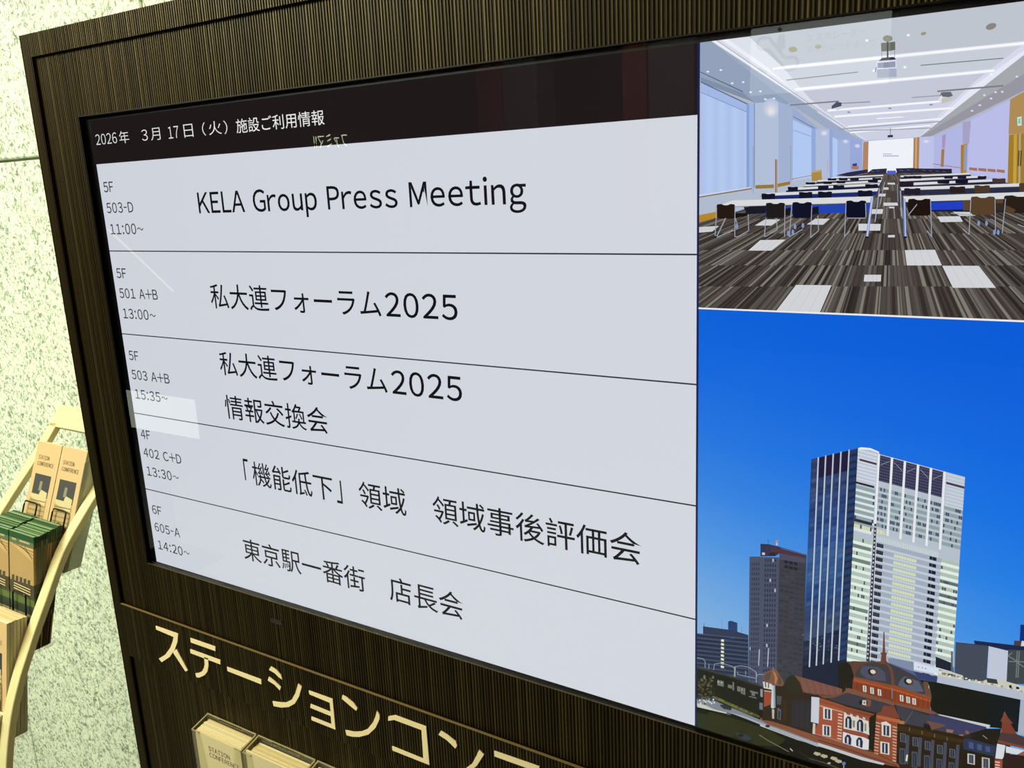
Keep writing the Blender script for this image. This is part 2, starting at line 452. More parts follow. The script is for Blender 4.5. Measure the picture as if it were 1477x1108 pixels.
# ------------------------------------------------------------------ the two pictures shown on the screen
# Flat artwork on the flat screen. Outlines are noted on enlarged views of the artwork; H turns them into u, v.
H = (2.7143560105845697, -0.4124901546581097, -279.4492089633251, 0.19689360595534663, 1.5373185794843816,
     -293.3464062266349, 0.0007064086757351993, -0.0002927338821609917)
def draw_pictures():
    CR=dict(A=(1000,0,3.0964),B=(1000,230,3.0964),A1=(1000,0,6.154),A2=(1237,0,6.154),B1=(1000,170,6.154),B2=(1237,170,6.154),
    C=(1150,630,5.681),D=(1150,800,5.681),E=(1000,760,5.54),F=(1000,900,5.325),G=(1220,900,5.327),H=(1150,960,7.487),I=(1280,960,7.487),J=(1370,860,11.08),K=(1000,930,8.206),P=(0,0,1))
    def PX(c,x,y):
        a,b,z=CR[c]; return (a+x/z,b+y/z)
    def UV(p):
        x,y=p; d=H[6]*x+H[7]*y+1
        return ((H[0]*x+H[1]*y+H[2])/d,(H[3]*x+H[4]*y+H[5])/d)
    def clip(poly,r):
        def cl(pts,ins,cut):
            out=[]
            for i in range(len(pts)):
                a=pts[i-1];b=pts[i]
                if ins(b):
                    if not ins(a): out.append(cut(a,b))
                    out.append(b)
                elif ins(a): out.append(cut(a,b))
            return out
        u0,v0,u1,v1=r
        for ax,val,sg in((0,u0,1),(0,u1,-1),(1,v0,1),(1,v1,-1)):
            if len(poly)<3:return []
            ins=lambda p:(p[ax]-val)*sg>=0
            def cut(a,b):
                t=(val-a[ax])/(b[ax]-a[ax]); return (a[0]+t*(b[0]-a[0]),a[1]+t*(b[1]-a[1]))
            poly=cl(poly,ins,cut)
        return poly
    class Pic:
        def __init__(s,r): s.r=r; s.items=[]
        def uv(s,col,pts):
            q=clip([tuple(p) for p in pts],s.r)
            if len(q)>=3:
                q=[(round(a,1),round(b,1)) for a,b in q]
                xs=[a for a,b in q];ys=[b for a,b in q]
                if max(xs)-min(xs)<.2 or max(ys)-min(ys)<.2:return
                s.items.append([col,q,(min(xs),min(ys),max(xs),max(ys))])
        def p(s,c,col,*xy):
            s.uv(col,[UV(PX(c,xy[i],xy[i+1])) for i in range(0,len(xy),2)])
        def l(s,c,col,w,*xy):   # polyline width w in crop px
            for i in range(0,len(xy)-2,2):
                x0,y0,x1,y1=xy[i:i+4];d=math.hypot(x1-x0,y1-y0)or 1;nx,ny=-(y1-y0)/d*w/2,(x1-x0)/d*w/2
                s.p(c,col,x0+nx,y0+ny,x1+nx,y1+ny,x1-nx,y1-ny,x0-nx,y0-ny)
        def e(s,c,col,x,y,a,b,n=12,rot=0):
            pts=[]
            for k in range(n):
                t=2*math.pi*k/n;X=a*math.cos(t);Y=b*math.sin(t)
                pts+=[x+X*math.cos(rot)-Y*math.sin(rot),y+X*math.sin(rot)+Y*math.cos(rot)]
            s.p(c,col,*pts)
        def out(s):
            lay=[];res=[]
            g={};cs=60
            for i,(c,q,b) in enumerate(s.items):
                L=0
                cells=[(x,y) for x in range(int(b[0]//cs),int(b[2]//cs)+1) for y in range(int(b[1]//cs),int(b[3]//cs)+1)]
                for ce in cells:
                    for (bb,l) in g.get(ce,()):
                        if l>=L and bb[0]<b[2] and bb[2]>b[0] and bb[1]<b[3] and bb[3]>b[1]: L=l+1
                for ce in cells:g.setdefault(ce,[]).append((b,L))
                lay.append(L);res.append((L,c,q))
            return res
    rnd=random.Random(5)
    # ---------------- picture 1
    A=Pic((1437,0,1920,371))
    A.uv('b4bcc8',[(1400,-50),(2000,-50),(2000,400),(1400,400)])
    # central ceiling
    A.p('A','c4cad4',80,185,1900,-90,1900,60,1010,612,760,628)
    A.p('A','cdd3de',330,310,1477,195,1300,400,1010,612,760,628,600,520)
    A.p('A','c9cddd',430,395,1340,320,1110,545,1010,612,760,628)
    A.p('A','d2d6e8',540,500,1200,450,1010,612,760,628)
    # left glow
    A.p('A','e3e7f2',80,182,250,165,400,300,520,440,640,545,760,628)
    A.p('A','f3f5fd',80,182,150,172,330,300,480,430,640,555,765,630)
    A.p('A','b7bdca',100,180,106,179,765,628,755,628)
    A.p('A','dfe3f0',106,179,125,177,775,628,765,628)
    # left soffit
    A.p('A','97a6bf',20,170,82,186,440,450,420,470,275,460,20,345)
    A.p('A','a0afc8',82,186,745,630,600,575,440,470)
    A.l('A','5a6478',4,33,322,222,410)
    A.p('A','8593ae',33,345,222,415,275,458,33,368)
    for x,y in((65,320),(123,313),(174,372),(223,367),(256,412),(300,408),(322,443),(360,440)): A.e('A','eef4ff',x,y,6,4)
    # right glow / soffit
    A.p('A','dcdff2',1900,0,1477,195,1250,370,1110,500,1010,612,1477,240,1900,40)
    A.p('A','eceefc',1900,20,1477,225,1250,385,1080,550,1010,612,1477,245,1900,50)
    A.p('A','a9adb2',1900,30,1477,245,1012,612,1060,610,1477,400,1900,250)
    A.p('A','9c9aa6',1477,330,1477,405,1060,610,1012,614)
    for x,y in((1445,342),(1380,410),(1350,412),(1330,440),(1300,425),(1280,470),(1245,495)): A.e('A','e6e6ea',x,y,6,4)
    # cross strips
    for x0,y0,x1,y1,w in((355,307,1900,150,11),(455,400,1345,315,10),(600,494,1140,450,7),(630,521,1165,482,7),(690,565,1110,530,5),(700,592,1060,560,5)):
        A.l('A','dfe4f6',w*1.7,x0,y0,x1,y1); A.l('A','ffffff',w,x0,y0,x1,y1)
    A.l('A','83868e',4,415,358,735,322); A.l('A','70727c',4,1015,292,1385,260)
    A.l('A','7d838f',6,430,470,650,452); A.l('A','8b8c96',4,650,462,790,455)
    A.l('A','808088',7,1090,408,1385,383); A.l('A','9a9aa6',4,975,436,1110,426)
    A.l('A','9c9eb0',4,650,577,1115,542); A.l('A','f6f8ff',5,820,530,938,522);A.l('A','a2a4b6',4,700,585,1070,572)
    # ceiling fittings
    A.e('A','aaa98c',445,221,20,13);A.e('A','b4b6a0',558,208,16,10);A.e('A','a19a72',1028,150,13,7,rot=-.3);A.e('A','8b8a86',1330,118,25,14,rot=-.35)
    for x,y in((775,181),(960,157),(945,300),(807,316),(1330,332)): A.e('A','f8fbff',x,y,7,6)
    A.e('A','8b8b78',868,172,22,15); A.p('A','6d6f66',838,192,902,186,902,222,878,228,840,230)
    A.l('A','2d2c30',7,868,186,868,262);A.l('A','6a6c80',2,842,228,842,265);A.l('A','6a6c80',2,899,222,899,262)
    A.p('A','3a3844',828,272,845,258,895,254,905,264,905,272); A.p('A','dfe3fa',817,274,908,266,908,305,817,310)
    A.p('A','9a9fb6',823,281,903,274,903,300,823,304);A.p('A','8388a2',850,279,875,277,875,302,850,304)
    A.p('A','adb4c8',820,310,908,305,908,343,822,348);A.l('A','4a4a52',3,812,322,818,300)
    A.p('A','4d5468',618,474,640,455,662,458,662,474,640,480,618,486);A.p('A','d5d8e4',640,480,662,474,672,482,640,494)
    A.p('A','6a6a76',1108,412,1150,410,1160,428,1140,434,1100,430);A.p('A','e6e6ea',1095,442,1108,424,1118,444,1100,460);A.p('A','c9c6c0',1110,440,1160,430,1140,456,1108,462)
    A.p('A','33364e',868,604,892,602,892,613,868,614);A.l('A','4a4c66',2,880,570,880,604)
    A.e('A','84868e',695,501,8,3);A.e('A','84868e',878,484,8,3);A.e('A','84868e',1062,468,8,3)
    # floor
    # walls left
    A.p('A','b4cbf4',33,366,238,464,238,1000,33,1000)
    for k in range(7): A.p('A',('b2c8f1','b9cef5')[k%2],33+k*29,(366+14*k),33+k*29+20,(366+14*k+9),33+k*29+20,1000,33+k*29,1000)
    A.p('A','a5bdea',33,366,238,464,238,500,33,412); A.l('A','7f93bb',3,33,412,238,500)
    A.p('A','8aa5d8',238,462,250,462,250,1000,238,1000);A.p('A','a3bbe8',250,462,272,464,272,1000,250,1000);A.l('A','6d82ae',3,273,460,273,1000)
    A.l('A','5d6c8c',5,33,366,240,464)
    A.p('A','b6c4de',275,460,380,454,380,1000,275,1000); [A.e('A',c,348,485+k*3,r*.9,r) for k,(c,r) in enumerate((('bcc8e0',46),('c4cee2',38),('cdd5e6',30),('d8dcea',22),('e6e6ec',14)))]
    A.p('A','a6b6d6',380,454,443,475,443,1000,380,1000)
    A.p('A','a0b0d8',443,475,560,575,615,572,770,628,770,640,443,1000)
    A.p('A','b6cdf8',445,535,528,575,528,1000,443,1000);A.l('A','6f80ac',4,445,520,545,575);A.l('A','8ea6da',3,445,580,528,610);A.p('A','94aee4',528,575,545,572,545,1000,528,1000)
    A.p('A','b4c2e2',547,575,608,575,608,1000,547,1000);A.e('A','c4cce8',585,595,18,14);A.e('A','d2d6ee',585,595,12,9);A.e('A','e8e8f0',585,595,7,5)
    A.p('A','98abd8',608,575,622,578,622,1000,608,1000);A.p('A','b8cffa',622,612,645,625,645,1000,622,1000)
    A.p('A','a9b9e2',648,625,700,622,700,1000,648,1000);A.e('A','c4cce8',680,632,13,9);A.e('A','d2d6ee',680,632,9,6);A.e('A','e6e6f2',680,632,5,3);A.p('A','9cade0',700,626,760,630,760,1000,700,1000);A.e('A','c4cce8',733,652,13,9);A.e('A','d2d6ee',733,652,9,6);A.e('A','dcdcf0',733,652,5,3)
    # left dado
    A.p('B','b5c0d4',20,165,262,128,300,120,440,95,600,70,600,100,480,130,110,262,20,262)
    A.p('B','c8d6f2',20,158,258,122,258,130,20,168)
    A.l('B','8b6b3a',5,20,170,262,130); A.p('B','9c7a34',278,115,360,112,360,128,278,131);A.p('B','9c7a34',377,108,433,98,433,112,377,124)
    A.p('B','b98a2c',20,250,110,232,110,258,20,286)
    A.l('B','8a93aa',2,268,-60,268,150);A.l('B','8a93aa',2,435,-60,435,100)
    A.p('A','b58d6a',369,712,376,712,376,872,369,872);A.p('A','6f5848',366,712,369,712,369,872,366,872)
    A.l('A','c89a7a',2,600,714,600,770);A.l('B','a5825c',3,440,88,545,68)
    # far wall
    A.p('A','c2c8ee',755,630,1075,608,1075,800,755,800)
    A.p('A','f5f8ff',783,630,983,616,981,800,780,800)
    A.p('A','b48a66',760,634,783,632,779,800,755,800);A.p('A','b0825a',985,616,1010,612,1006,800,981,800);A.p('A','d3ab86',992,614,1000,614,996,800,990,800)
    for i in range(9): A.p('A','8791b8',848+i*8,686,853+i*8,686,853+i*8,690,848+i*8,690) if i<5 else None
    for i in range(9): A.p('A','8791b8',848+i*8,694,853+i*8,694,853+i*8,699,848+i*8,699)
    A.e('A','c4cce8',1040,632,20,10);A.e('A','d2d6ee',1040,632,14,7);A.e('A','e4e2fa',1040,632,8,4)
    # right wall
    A.p('A','b7bbe9',1075,610,1100,600,1415,445,1900,200,1900,900,1060,800,1075,740)
    A.p('A','bfc2ee',1240,540,1415,446,1405,860,1225,760)
    A.p('A','a9a6c8',1203,545,1240,540,1232,640,1203,644); A.p('A','a89ac0',1112,605,1128,598,1124,660,1110,662)
    A.p('A','a87c50',1108,668,1122,664,1118,745,1105,745);A.p('A','b98e42',1197,648,1225,640,1220,790,1195,790);A.p('A','8fa0c8',1212,650,1224,648,1220,760,1208,760);A.p('A','a8803c',1195,648,1207,648,1204,790,1194,790)
    A.p('A','b3905a',1415,445,1900,170,1900,590,1408,600);A.p('A','a47f2c',1410,602,1900,560,1900,1000,1398,1000)
    A.p('A','c9a440',1432,600,1446,598,1440,1000,1425,1000);A.p('A','b0ad98',1455,596,1463,596,1459,1000,1450,1000)
    A.p('A','5a4a1e',1452,672,1458,672,1454,742,1448,742);A.p('A','5a4a1e',1462,672,1468,672,1464,742,1458,742)
    A.p('A','cfeee6',1447,524,1466,520,1466,560,1448,562);A.p('A','7ac8b4',1452,530,1461,528,1461,552,1452,554)
    for i in range(4): A.p('B','a8765c',1232+i*41,35+3*i,1268+i*41,38+3*i,1268+i*41,52+3*i,1232+i*41,47+3*i)
    A.l('B','a8765c',3,1070,20,1195,38)
    A.p('B','b9bce6',1060,55,1230,68,1400,85,1400,120,1060,80)
    # carpet stripes
    FT=[(20,284),(110,258),(300,200),(560,100),(780,62),(985,56),(1160,62),(1400,104),(1900,190)]
    def ytop(x):
        for (a,p),(b,q) in zip(FT,FT[1:]):
            if x<=b: return p+(q-p)*(max(x,a)-a)/(b-a)
        return 190
    A.p('B','4a423e',*[c for p in FT for c in p],1900,900,20,900)
    VP=(880,0)
    rows=[58,74,92,112,140,170,215,265,330,405,473,567,760]
    for r in range(len(rows)-1):
        y0,y1=rows[r],rows[r+1]
        x=-3600
        w0=15 if r>7 else 24 if r>5 else 50
        while x<5200:
            w=w0*rnd.uniform(.35,1.5)
            c=rnd.choice(['36302d','423b37','5a5450','6d6862','837e76','2c2826','4f4945'] if r>5 else ['5a524e','6b645f','4a4440'])
            f=lambda X,Y:(VP[0]+(X-VP[0])*(Y-VP[1])/700,Y)
            a=f(x,y0);b=f(x+w,y0);cc=f(x+w,y1);d=f(x,y1)
            if max(a[0],d[0])<1640 and max(b[0],cc[0])>20 and y0>=ytop((a[0]+b[0])/2)-2:
                A.p('B',c,*a,*b,*cc,*d)
            x+=w*rnd.uniform(1.0,1.9)
    for q in([246,407,350,407,413,358,300,360],[372,675,565,685,618,562,460,560],[945,405,1080,403,1110,473,955,473],[1112,475,1275,475,1352,573,1160,573],[765,515,840,515,838,545,762,545],[738,287,838,288,835,318,738,318],[507,290,545,265,610,265,580,292],[275,295,320,268,390,268,350,295],[20,327,20,303,115,297,85,322],[870,338,900,337,900,348,870,348],[1090,255,1190,253,1205,278,1105,280],[850,193,912,193,915,206,850,207],[800,222,848,222,845,243,790,243],[1155,232,1230,232,1255,252,1190,252],[832,153,860,153,858,165,828,165],[850,125,872,125,872,135,850,135],[868,104,900,104,902,112,868,112],[875,211,898,211,898,218,875,218]):
        A.p('B','d6d8dc',*q)
        cx=sum(q[::2])/4;cy=sum(q[1::2])/4
        for k in(.25,.5,.75): A.l('B','c4c6ca',2,q[0]+(q[2]-q[0])*k,q[1]+(q[3]-q[1])*k,q[6]+(q[4]-q[6])*k,q[7]+(q[5]-q[7])*k)
    # shadows band under tables
    A.p('B','2e2927',110,300,440,300,800,300,780,345,430,345,95,345) if 0 else None
    # aisle blue far end
    A.p('B','5a63c8',866,50,905,50,905,66,866,66)
    # far dark tables
    A.p('B','2b2c48',635,72,690,58,780,44,780,60,700,76);A.p('B','2b2c48',775,62,800,44,865,40,862,62);A.p('B','2b2c48',905,40,985,38,1005,60,910,62);A.p('B','2a2638',985,40,1155,42,1155,62,1005,60)
    for x,y in((800,52),(825,50),(930,48),(960,46),(1030,47),(1060,49),(1090,51),(1120,54)): A.l('B','6d6a8a',2,x-8,y,x+8,y+2)
    A.p('B','b08d48',528,52,572,45,575,92,530,98);A.p('B','c9a868',528,52,572,45,568,54,532,60)
    A.p('B','2f4a8a',710,20,732,16,730,30,712,32);A.p('B','b9795a',705,30,740,30,738,44,708,44)
    def chair(x0,y0,x1,y1,c,notch=True):
        w=x1-x0;h=y1-y0
        A.p('B',c,x0,y0+h*.1,x0+w*.04,y0+h*.02,x0+w*.25,y0,x0+w*.4,y0+h*.08,x0+w*.6,y0+h*.08,x0+w*.75,y0,x0+w*.96,y0+h*.02,x1,y0+h*.1,x1-w*.02,y1-h*.1,x1-w*.12,y1,x0+w*.12,y1,x0+w*.02,y1-h*.1)
    def table(tl,tr,br,bl,panel=None,pc='1c2a6a'):
        # under panel dark
        if panel: A.p('B',pc,*panel)
        A.p('B','dedfe0',*tl,*tr,*br,*bl)
        A.l('B','5a5a66',2.2,bl[0],bl[1]+1,br[0],br[1]+1)
    # back rows to front
    table((620,80),(850,68),(848,74),(612,86),(612,86,848,74,848,80,612,92),'20223e')
    table((925,72),(1235,60),(1240,67),(928,79),(928,79,1240,67,1240,76,928,88),'20223e')
    table((560,92),(845,80),(842,88),(552,100),(552,100,842,88,842,96,552,110),'20223e')
    table((922,88),(1300,72),(1305,80),(925,98),(925,98,1305,80,1305,90,925,106),'20223e')
    for x in(600,650,700,800,940,980,1120,1180,1270): chair(x,(84 if x<900 else 75)-(x%3),x+40,(94 if x<900 else 86),'1a1a30')
    table((505,112),(842,92),(838,102),(495,120),(495,120,838,102,838,112,495,130),'20223e')
    table((920,106),(1390,86),(1395,96),(925,118),(925,118,1395,96,1395,106,925,130),'20223e')
    for x0,y0,x1,y1,c in((502,102,545,112,'15152a'),(580,98,620,110,'15152a'),(640,95,680,107,'15152a'),(780,90,825,103,'15152a'),(920,98,985,122,'221a28'),(1090,92,1145,108,'15152a'),(1170,88,1228,107,'15152a'),(1335,84,1395,104,'4a3830')): chair(x0,y0,x1,y1,c)
    table((430,128),(835,105),(830,116),(415,138),(415,138,830,116,830,128,415,150),'182046')
    table((925,124),(1900,92),(1900,106),(930,138),(930,138,1900,106,1900,136,930,160),'2a3048')
    for x0,y0,x1,y1,c in((422,122,468,140,'15152a'),(557,118,605,134,'15152a'),(625,115,675,132,'15152a'),(768,110,825,127,'15152a')): chair(x0,y0,x1,y1,c)
    chair(942,128,1015,158,'221e30');chair(1145,120,1215,150,'2a2020');chair(1255,115,1325,148,'4c3a2c');chair(1455,105,1540,150,'4c3a2c')
    table((330,150),(828,128),(822,142),(300,164),(300,164,822,142,815,160,360,178),'182a78')
    for x0,y0,x1,y1,c in((305,152,366,180,'12142a'),(472,145,532,174,'12142a'),(557,143,620,172,'12142a'),(735,138,800,168,'12142a')): chair(x0,y0,x1,y1,c)
    # chrome under legs
    def leg(*xy,w=5,c='a9b4cc'): A.l('B',c,w,*xy)
    leg(832,130,812,280,w=4);leg(926,140,930,255,w=4);leg(855,100,835,200,w=2);leg(912,110,914,190,w=2)
    table((175,183),(803,165),(796,192),(100,212),(245,214,790,196,783,238,255,243),'2446b4')
    A.p('B','1b1c26',225,212,325,208,325,240,240,245)
    table((938,165),(1900,130),(1900,160),(945,190),(950,192,1900,162,1900,240,960,232),'20242e')
    A.p('B','2140c8',1062,192,1205,186,1205,222,1062,226)
    A.p('B','5b4630',1205,184,1385,178,1385,225,1205,228)
    leg(800,170,777,345,w=12,c='8496d0');leg(800,170,777,345,w=4,c='d8dcf0');leg(942,175,947,345,w=12,c='6a80c8');leg(944,175,949,345,w=4,c='ccd4f0')
    chair(105,199,187,265,'261b14');A.p('B','18130f',187,240,243,240,243,250,187,262)
    chair(325,193,410,262,'1f1c1e');A.p('B','1a1816',410,220,440,215,430,250,410,250)
    chair(443,190,530,262,'10132a');A.p('B','15162a',530,215,560,210,560,240,530,250)
    chair(683,183,773,260,'0e1026')
    chair(960,175,1062,251,'1e1410');chair(1240,165,1348,247,'59432c');A.p('B','3a2c22',1348,195,1385,195,1385,230,1348,225);chair(1388,160,1540,240,'2a2019');A.p('B','57422c',1390,200,1440,225,1430,240,1392,236)
    for q in((105,215,98,345,106,348,180,315),(187,205,186,345,200,345,248,318,246,245),(325,262,318,345,330,340,375,315,373,262),(410,205,408,345),(440,205,430,345,490,312),(530,205,524,350,560,318,557,250),(683,190,676,345,700,320),(770,195,772,258),(1060,180,1065,345,1045,318),(1240,180,1232,335,1205,310),(1348,180,1350,320),(1395,175,1380,330),(685,262,770,262),(1150,240,1260,250),(1450,290,1500,310),(960,250,1000,200)):
        leg(*q,w=3.5,c='a2a7b4')
    leg(145,262,105,345,w=5,c='9a9eaa');leg(189,262,200,300,w=4,c='9a9eaa')
    for x,y in((425,330),(445,325),(455,300),(490,295),(1345,325),(1362,325),(1275,285),(1310,285),(195,300)): A.e('B','8298c8',x,y,6,12)
    A.e('B','1a1a20',100,346,7,4);A.e('B','1a1a20',777,347,8,4);A.e('B','1a1a20',947,347,9,4)
    leg(880,-200,881,-200,w=1)
    R1=A.out()
    # ---------------- picture 2
    S=Pic((1437,373,1920,1080))
    sky=[(373,'1064de','0a5cdc'),(470,'166ce2','0a62e0'),(560,'2478e4','0e6ae4'),(650,'3886e4','1474e8'),(740,'5298e6','2482e8'),(820,'6ea8e4','3c90e8'),(900,'88b4e2','549ee6'),(1000,'98bce0','70aae2')]
    # far left block
    S.p('E','2f3a54',-60,840,78,856,78,795,280,822,350,838,440,865,440,1400,-60,1400)
    S.p('E','27406e',278,757,300,750,352,768,352,842,278,826)
    S.p('E','3a5078',220,900,330,880,330,905,240,905)
    for k in range(14):
        S.l('E','56627c',4,-60,845+k*33,440,895+k*33+k*1.5)
    for k in range(9): 
        S.l('E','1e2740',10,-60,860+k*33,440,912+k*34)
    S.p('E','e8e6c8',222,900,245,900,245,1130,220,1130)
    for k in range(8): S.p('E','39465c',218,915+k*30,250,921+k*30,250,934+k*30,218,928+k*30)
    S.l('E','20304e',3,86,770,86,800);S.l('E','54719c',2,228,730,228,820);S.l('E','54719c',2,195,785,195,820);S.l('E','54719c',2,385,800,385,845)
    # middle tower
    S.p('E','4c5268',450,238,537,238,537,240,690,245,662,1420,438,1420)
    S.p('E','3d3e48',688,240,905,262,868,1420,660,1420)
    S.p('E','4a4d62',688,205,905,230,905,290,688,262)
    S.p('E','353450',537,136,600,138,690,160,905,222,905,250,690,212,655,235,537,236)
    S.p('E','52323c',620,165,690,180,905,240,905,252,690,212,620,200)
    S.p('E','c8ccd8',550,205,572,205,572,225,550,225);S.p('E','242638',610,208,655,205,650,232,605,230)
    S.e('E','e08a50',668,118,10,10);S.e('E','d8c8b0',668,138,8,10);S.l('E','36425e',3,600,100,600,140);S.l('E','36425e',2,590,100,600,125)
    S.l('E','8a8a9c',3,700,172,900,225)
    for r in range(29):
        y=255+r*40
        for c in range(4): S.p('E','303850',468+c*17-r*.4,y+30,478+c*17-r*.4,y+31,478+c*17-r*.4,y+54,468+c*17-r*.4,y+53) if c!=9 else 0
        for c in range(5): S.p('E','2a3148' if rnd.random()>.06 else 'b8c0cc',572+c*20-r*.6,y,583+c*20-r*.6,y+1,583+c*20-r*.6,y+26,572+c*20-r*.6,y+25)
    for r in range(28): 
        y=300+r*40
        for c in range(5): S.p('E',rnd.choice(['34343e','383842','30303a','44444e']),698+c*40-r*1.1,y+c*8,728+c*40-r*1.1,y+6+c*8,728+c*40-r*1.1,y+20+c*8,698+c*40-r*1.1,y+14+c*8)
    for c in range(3): 
        for r in range(2): S.p('E','1c1e30',728+c*38,265+r*40+c*8,756+c*38,272+r*40+c*8,756+c*38,294+r*40+c*8,728+c*38,287+r*40+c*8)
    for k in range(16): S.p('E','aeb6c4',450+(k*37)%75+ (110 if k%2 else 0),960+k*9,458+(k*37)%75+(110 if k%2 else 0),962+k*9,458+(k*37)%75+(110 if k%2 else 0),985+k*9,450+(k*37)%75+(110 if k%2 else 0),983+k*9)
    # main tower left face (C coords)
    def LF(s,t): # bilinear
        x0,y0=115+(40-115)*t,185+(1970-185)*t; x1,y1=498+(405-498)*t,95+(1836-95)*t
        return x0+(x1-x0)*s,y0+(y1-y0)*s
    def lf(col,s0,t0,s1,t1): S.p('C',col,*LF(s0,t0),*LF(s1,t0),*LF(s1,t1),*LF(s0,t1))
    cols=['2e3c66','33446f','30457a','2a477f','2c4e8c','3a5d92','33568a','284a80','2b4370','3b4a6c','1f2a48','182038']
    for i in range(12): lf(cols[i],0,i/12,1,(i+1)/12)
    for i in range(44):
        for k in range(6):
            b=cols[min(11,i*12//44)];v=rnd.randint(-14,16);h=''.join('%02x'%max(0,min(255,int(b[j:j+2],16)+v)) for j in(0,2,4))
            lf(h,k/6+.02,i/44+.003,(k+1)/6-.02,(i+.8)/44)
    for k in range(1,5): lf('241c3c',k*.165-.005,.0,k*.165+.13,.095)
    lf('1c2c50',.82,.0,1,1)
    for i in range(30): lf('22406c' if i%2 else '2a3a60',.83,i/30,.99,(i+.6)/30)
    for i in range(20): lf('8f9ab0',rnd.random()*.9,.76+rnd.random()*.1,rnd.random()*.9,.765+rnd.random()*.1) if 0 else S.e('C','8c98ae',45+rnd.random()*330,1620+rnd.random()*130,rnd.uniform(3,9),2)
    for i in range(14): S.e('C','3a2c30',45+rnd.random()*330,1640+rnd.random()*130,rnd.uniform(3,9),3)
    for tx,ty,bx,by in((173,168,95,1980),(233,153,150,2000),(295,138,205,2015),(358,122,268,2030),(425,106,338,1835)):
        S.l('C','c4d2dc',10,tx,ty,bx,by);S.l('C','7f90a8',3,tx+6,ty,bx+6,by)
    # right face
    def RF(s,t):
        x0,y0=498+(405-498)*t,95+(1836-95)*t; x1,y1=1375+(1262-1375)*t,330+(2050-330)*t
        sag=0
        return x0+(x1-x0)*s,y0+(y1-y0)*s+sag
    def rf(col,s0,t0,s1,t1): S.p('C',col,*RF(s0,t0),*RF(s1,t0),*RF(s1,t1),*RF(s0,t1))
    S.p('C','b9c3d0',*RF(0,0),525,88,600,95,670,125,*RF(.2,0),*RF(1,0),*RF(1,1),*RF(0,1))
    S.p('C','eef2fa',500,92,525,86,600,93,670,123,670,135,600,108,500,104)
    for i in range(10): rf('d2d9e6',0,i*.0165+.003,.18,i*.0165+.014)
    for i in range(10): rf('c9d2e0',.83,i*.0165+.003,1,i*.0165+.014)
    for i in(3,): rf('4a3c48',.02,.045,.18,.055);rf('4a3c48',.83,.045,1,.056)
    rf('2e2a3c',0,.155,.17,.165)
    for k,(a,b) in enumerate(((.205,.31),(.33,.43),(.45,.55),(.575,.67),(.695,.795))):
        rf('2e2c48',a,.004,b,.125)
        for r in range(9): rf('5f627e',a,.012+r*.0135,b,.0145+r*.0135)
        for c in range(1,6): rf('565878',a+(b-a)*c/6-.002,.004,a+(b-a)*c/6+.001,.125)
        S.l('C','aab0c8',3,*RF(a+.01,.02),*RF(b-.01,.05)) if k%2 else S.l('C','aab0c8',3,*RF(b-.01,.02),*RF(a+.01,.05))
    for s in(.195,.317,.438,.56,.683,.81): rf('e9edf0',s-.01,0,s+.012,.37 if s>.2 else .345)
    # upper floors
    def floor(s0,s1,t,h,c,n,dark=.25,dc='3c4660'):
        rf(c,s0,t,s1,t+h)
        for k in range(n):
            a=s0+(s1-s0)*k/n
            if rnd.random()<dark: rf(dc,a+.001,t,a+(s1-s0)/n*.85,t+h)
            else: rf('8a9c9c',a,t,a+.002,t+h)
    for r in range(7):
        t=.172+r*.0283
        floor(.0,.18,t,.0165,'93a8a8',10,.1)
        for a,b in((.21,.305),(.33,.425),(.452,.548),(.573,.67),(.695,.795)): 
            floor(a,b,t-.018+.006*0,.0165,'8fa4a6',6,.35)
        floor(.825,1,t-.012,.0165,'92a6a6',10,.25)
        rf('dfe7ee',0,t+.0165,.18,t+.0275)
    rf('2c2a40',0,.328,.17,.342)
    rf('dfe6e8',0,.37,.17,.385);floor(0,.17,.352,.018,'dcdcba',9,.1)
    floor(.2,.29,.352,.018,'dcdcba',5,0)
    rf('bcc6d2',.18,.372,.8,.40);rf('c8d6da',.2,.385,.8,.41);
    for k in range(30): rf('a6b2c0',.2+k*.02,.385,.203+k*.02,.41)
    # lower floors
    n=18
    for r in range(n):
        t=.415+r*.0325
        lit=rnd.random()
        rf('a7b0c2',.2,t-.004,.83,t+.0285); rf('c3d0dc',.2,t+.0165,.83,t+.0275)
        rf('e6f2ea',0,t+.017,.18,t+.031); floor(0,.17,t,.0165,'b7cdbb' if lit>.2 else '6d8272',10,.08,'44504c')
        rf('16182a',.205,t+.001,.285,t+.0195)
        for k in range(1,5): rf('8a92a4',.205+k*.016,t+.001,.207+k*.016,t+.0195)
        if r>0: floor(.385,.60,t-.001,.015,'d6e0bc',9,0)
        rf('1a1c2e',.72,t-.002,.79 if r>3 else .785,t+.014)
        rf('8a92a4',.745,t-.002,.748,t+.014)
        rf('e6f2e6',.83,t+.012,1,t+.026); floor(.83,1,t-.003,.0145,'b4c8b4' if rnd.random()>.25 else '5a6a6c',8,.12,'48545a')
    for r in range(3): floor(.72,1,.40+r*.0,.0,'b4c8b4',1) if 0 else None
    S.l('C','30303c',26,645,712,*RF(.2,1.0)[:2]) if 0 else S.p('C','3a3a46',632,712,655,712,590,1840,565,1840)
    for k in range(34): S.p('C','d8dce0',*[632-k*1.93+4,730+k*32.5,640-k*1.93+6,732+k*32.5,640-k*1.93+5,746+k*32.5,632-k*1.93+3,744+k*32.5])
    S.l('C','e2e6e8',5,655,712,598,1840)
    # ------- things below
    S.p('C','1a2238',38,1900,405,1825,430,2060,50,2080)
    S.p('H','2e241c',-260,300,-60,150,380,215,560,240,1000,350,1475,500,2300,760,2300,1500,-260,1500)
    S.p('G','1c2236',690,250,820,300,830,370,690,330)
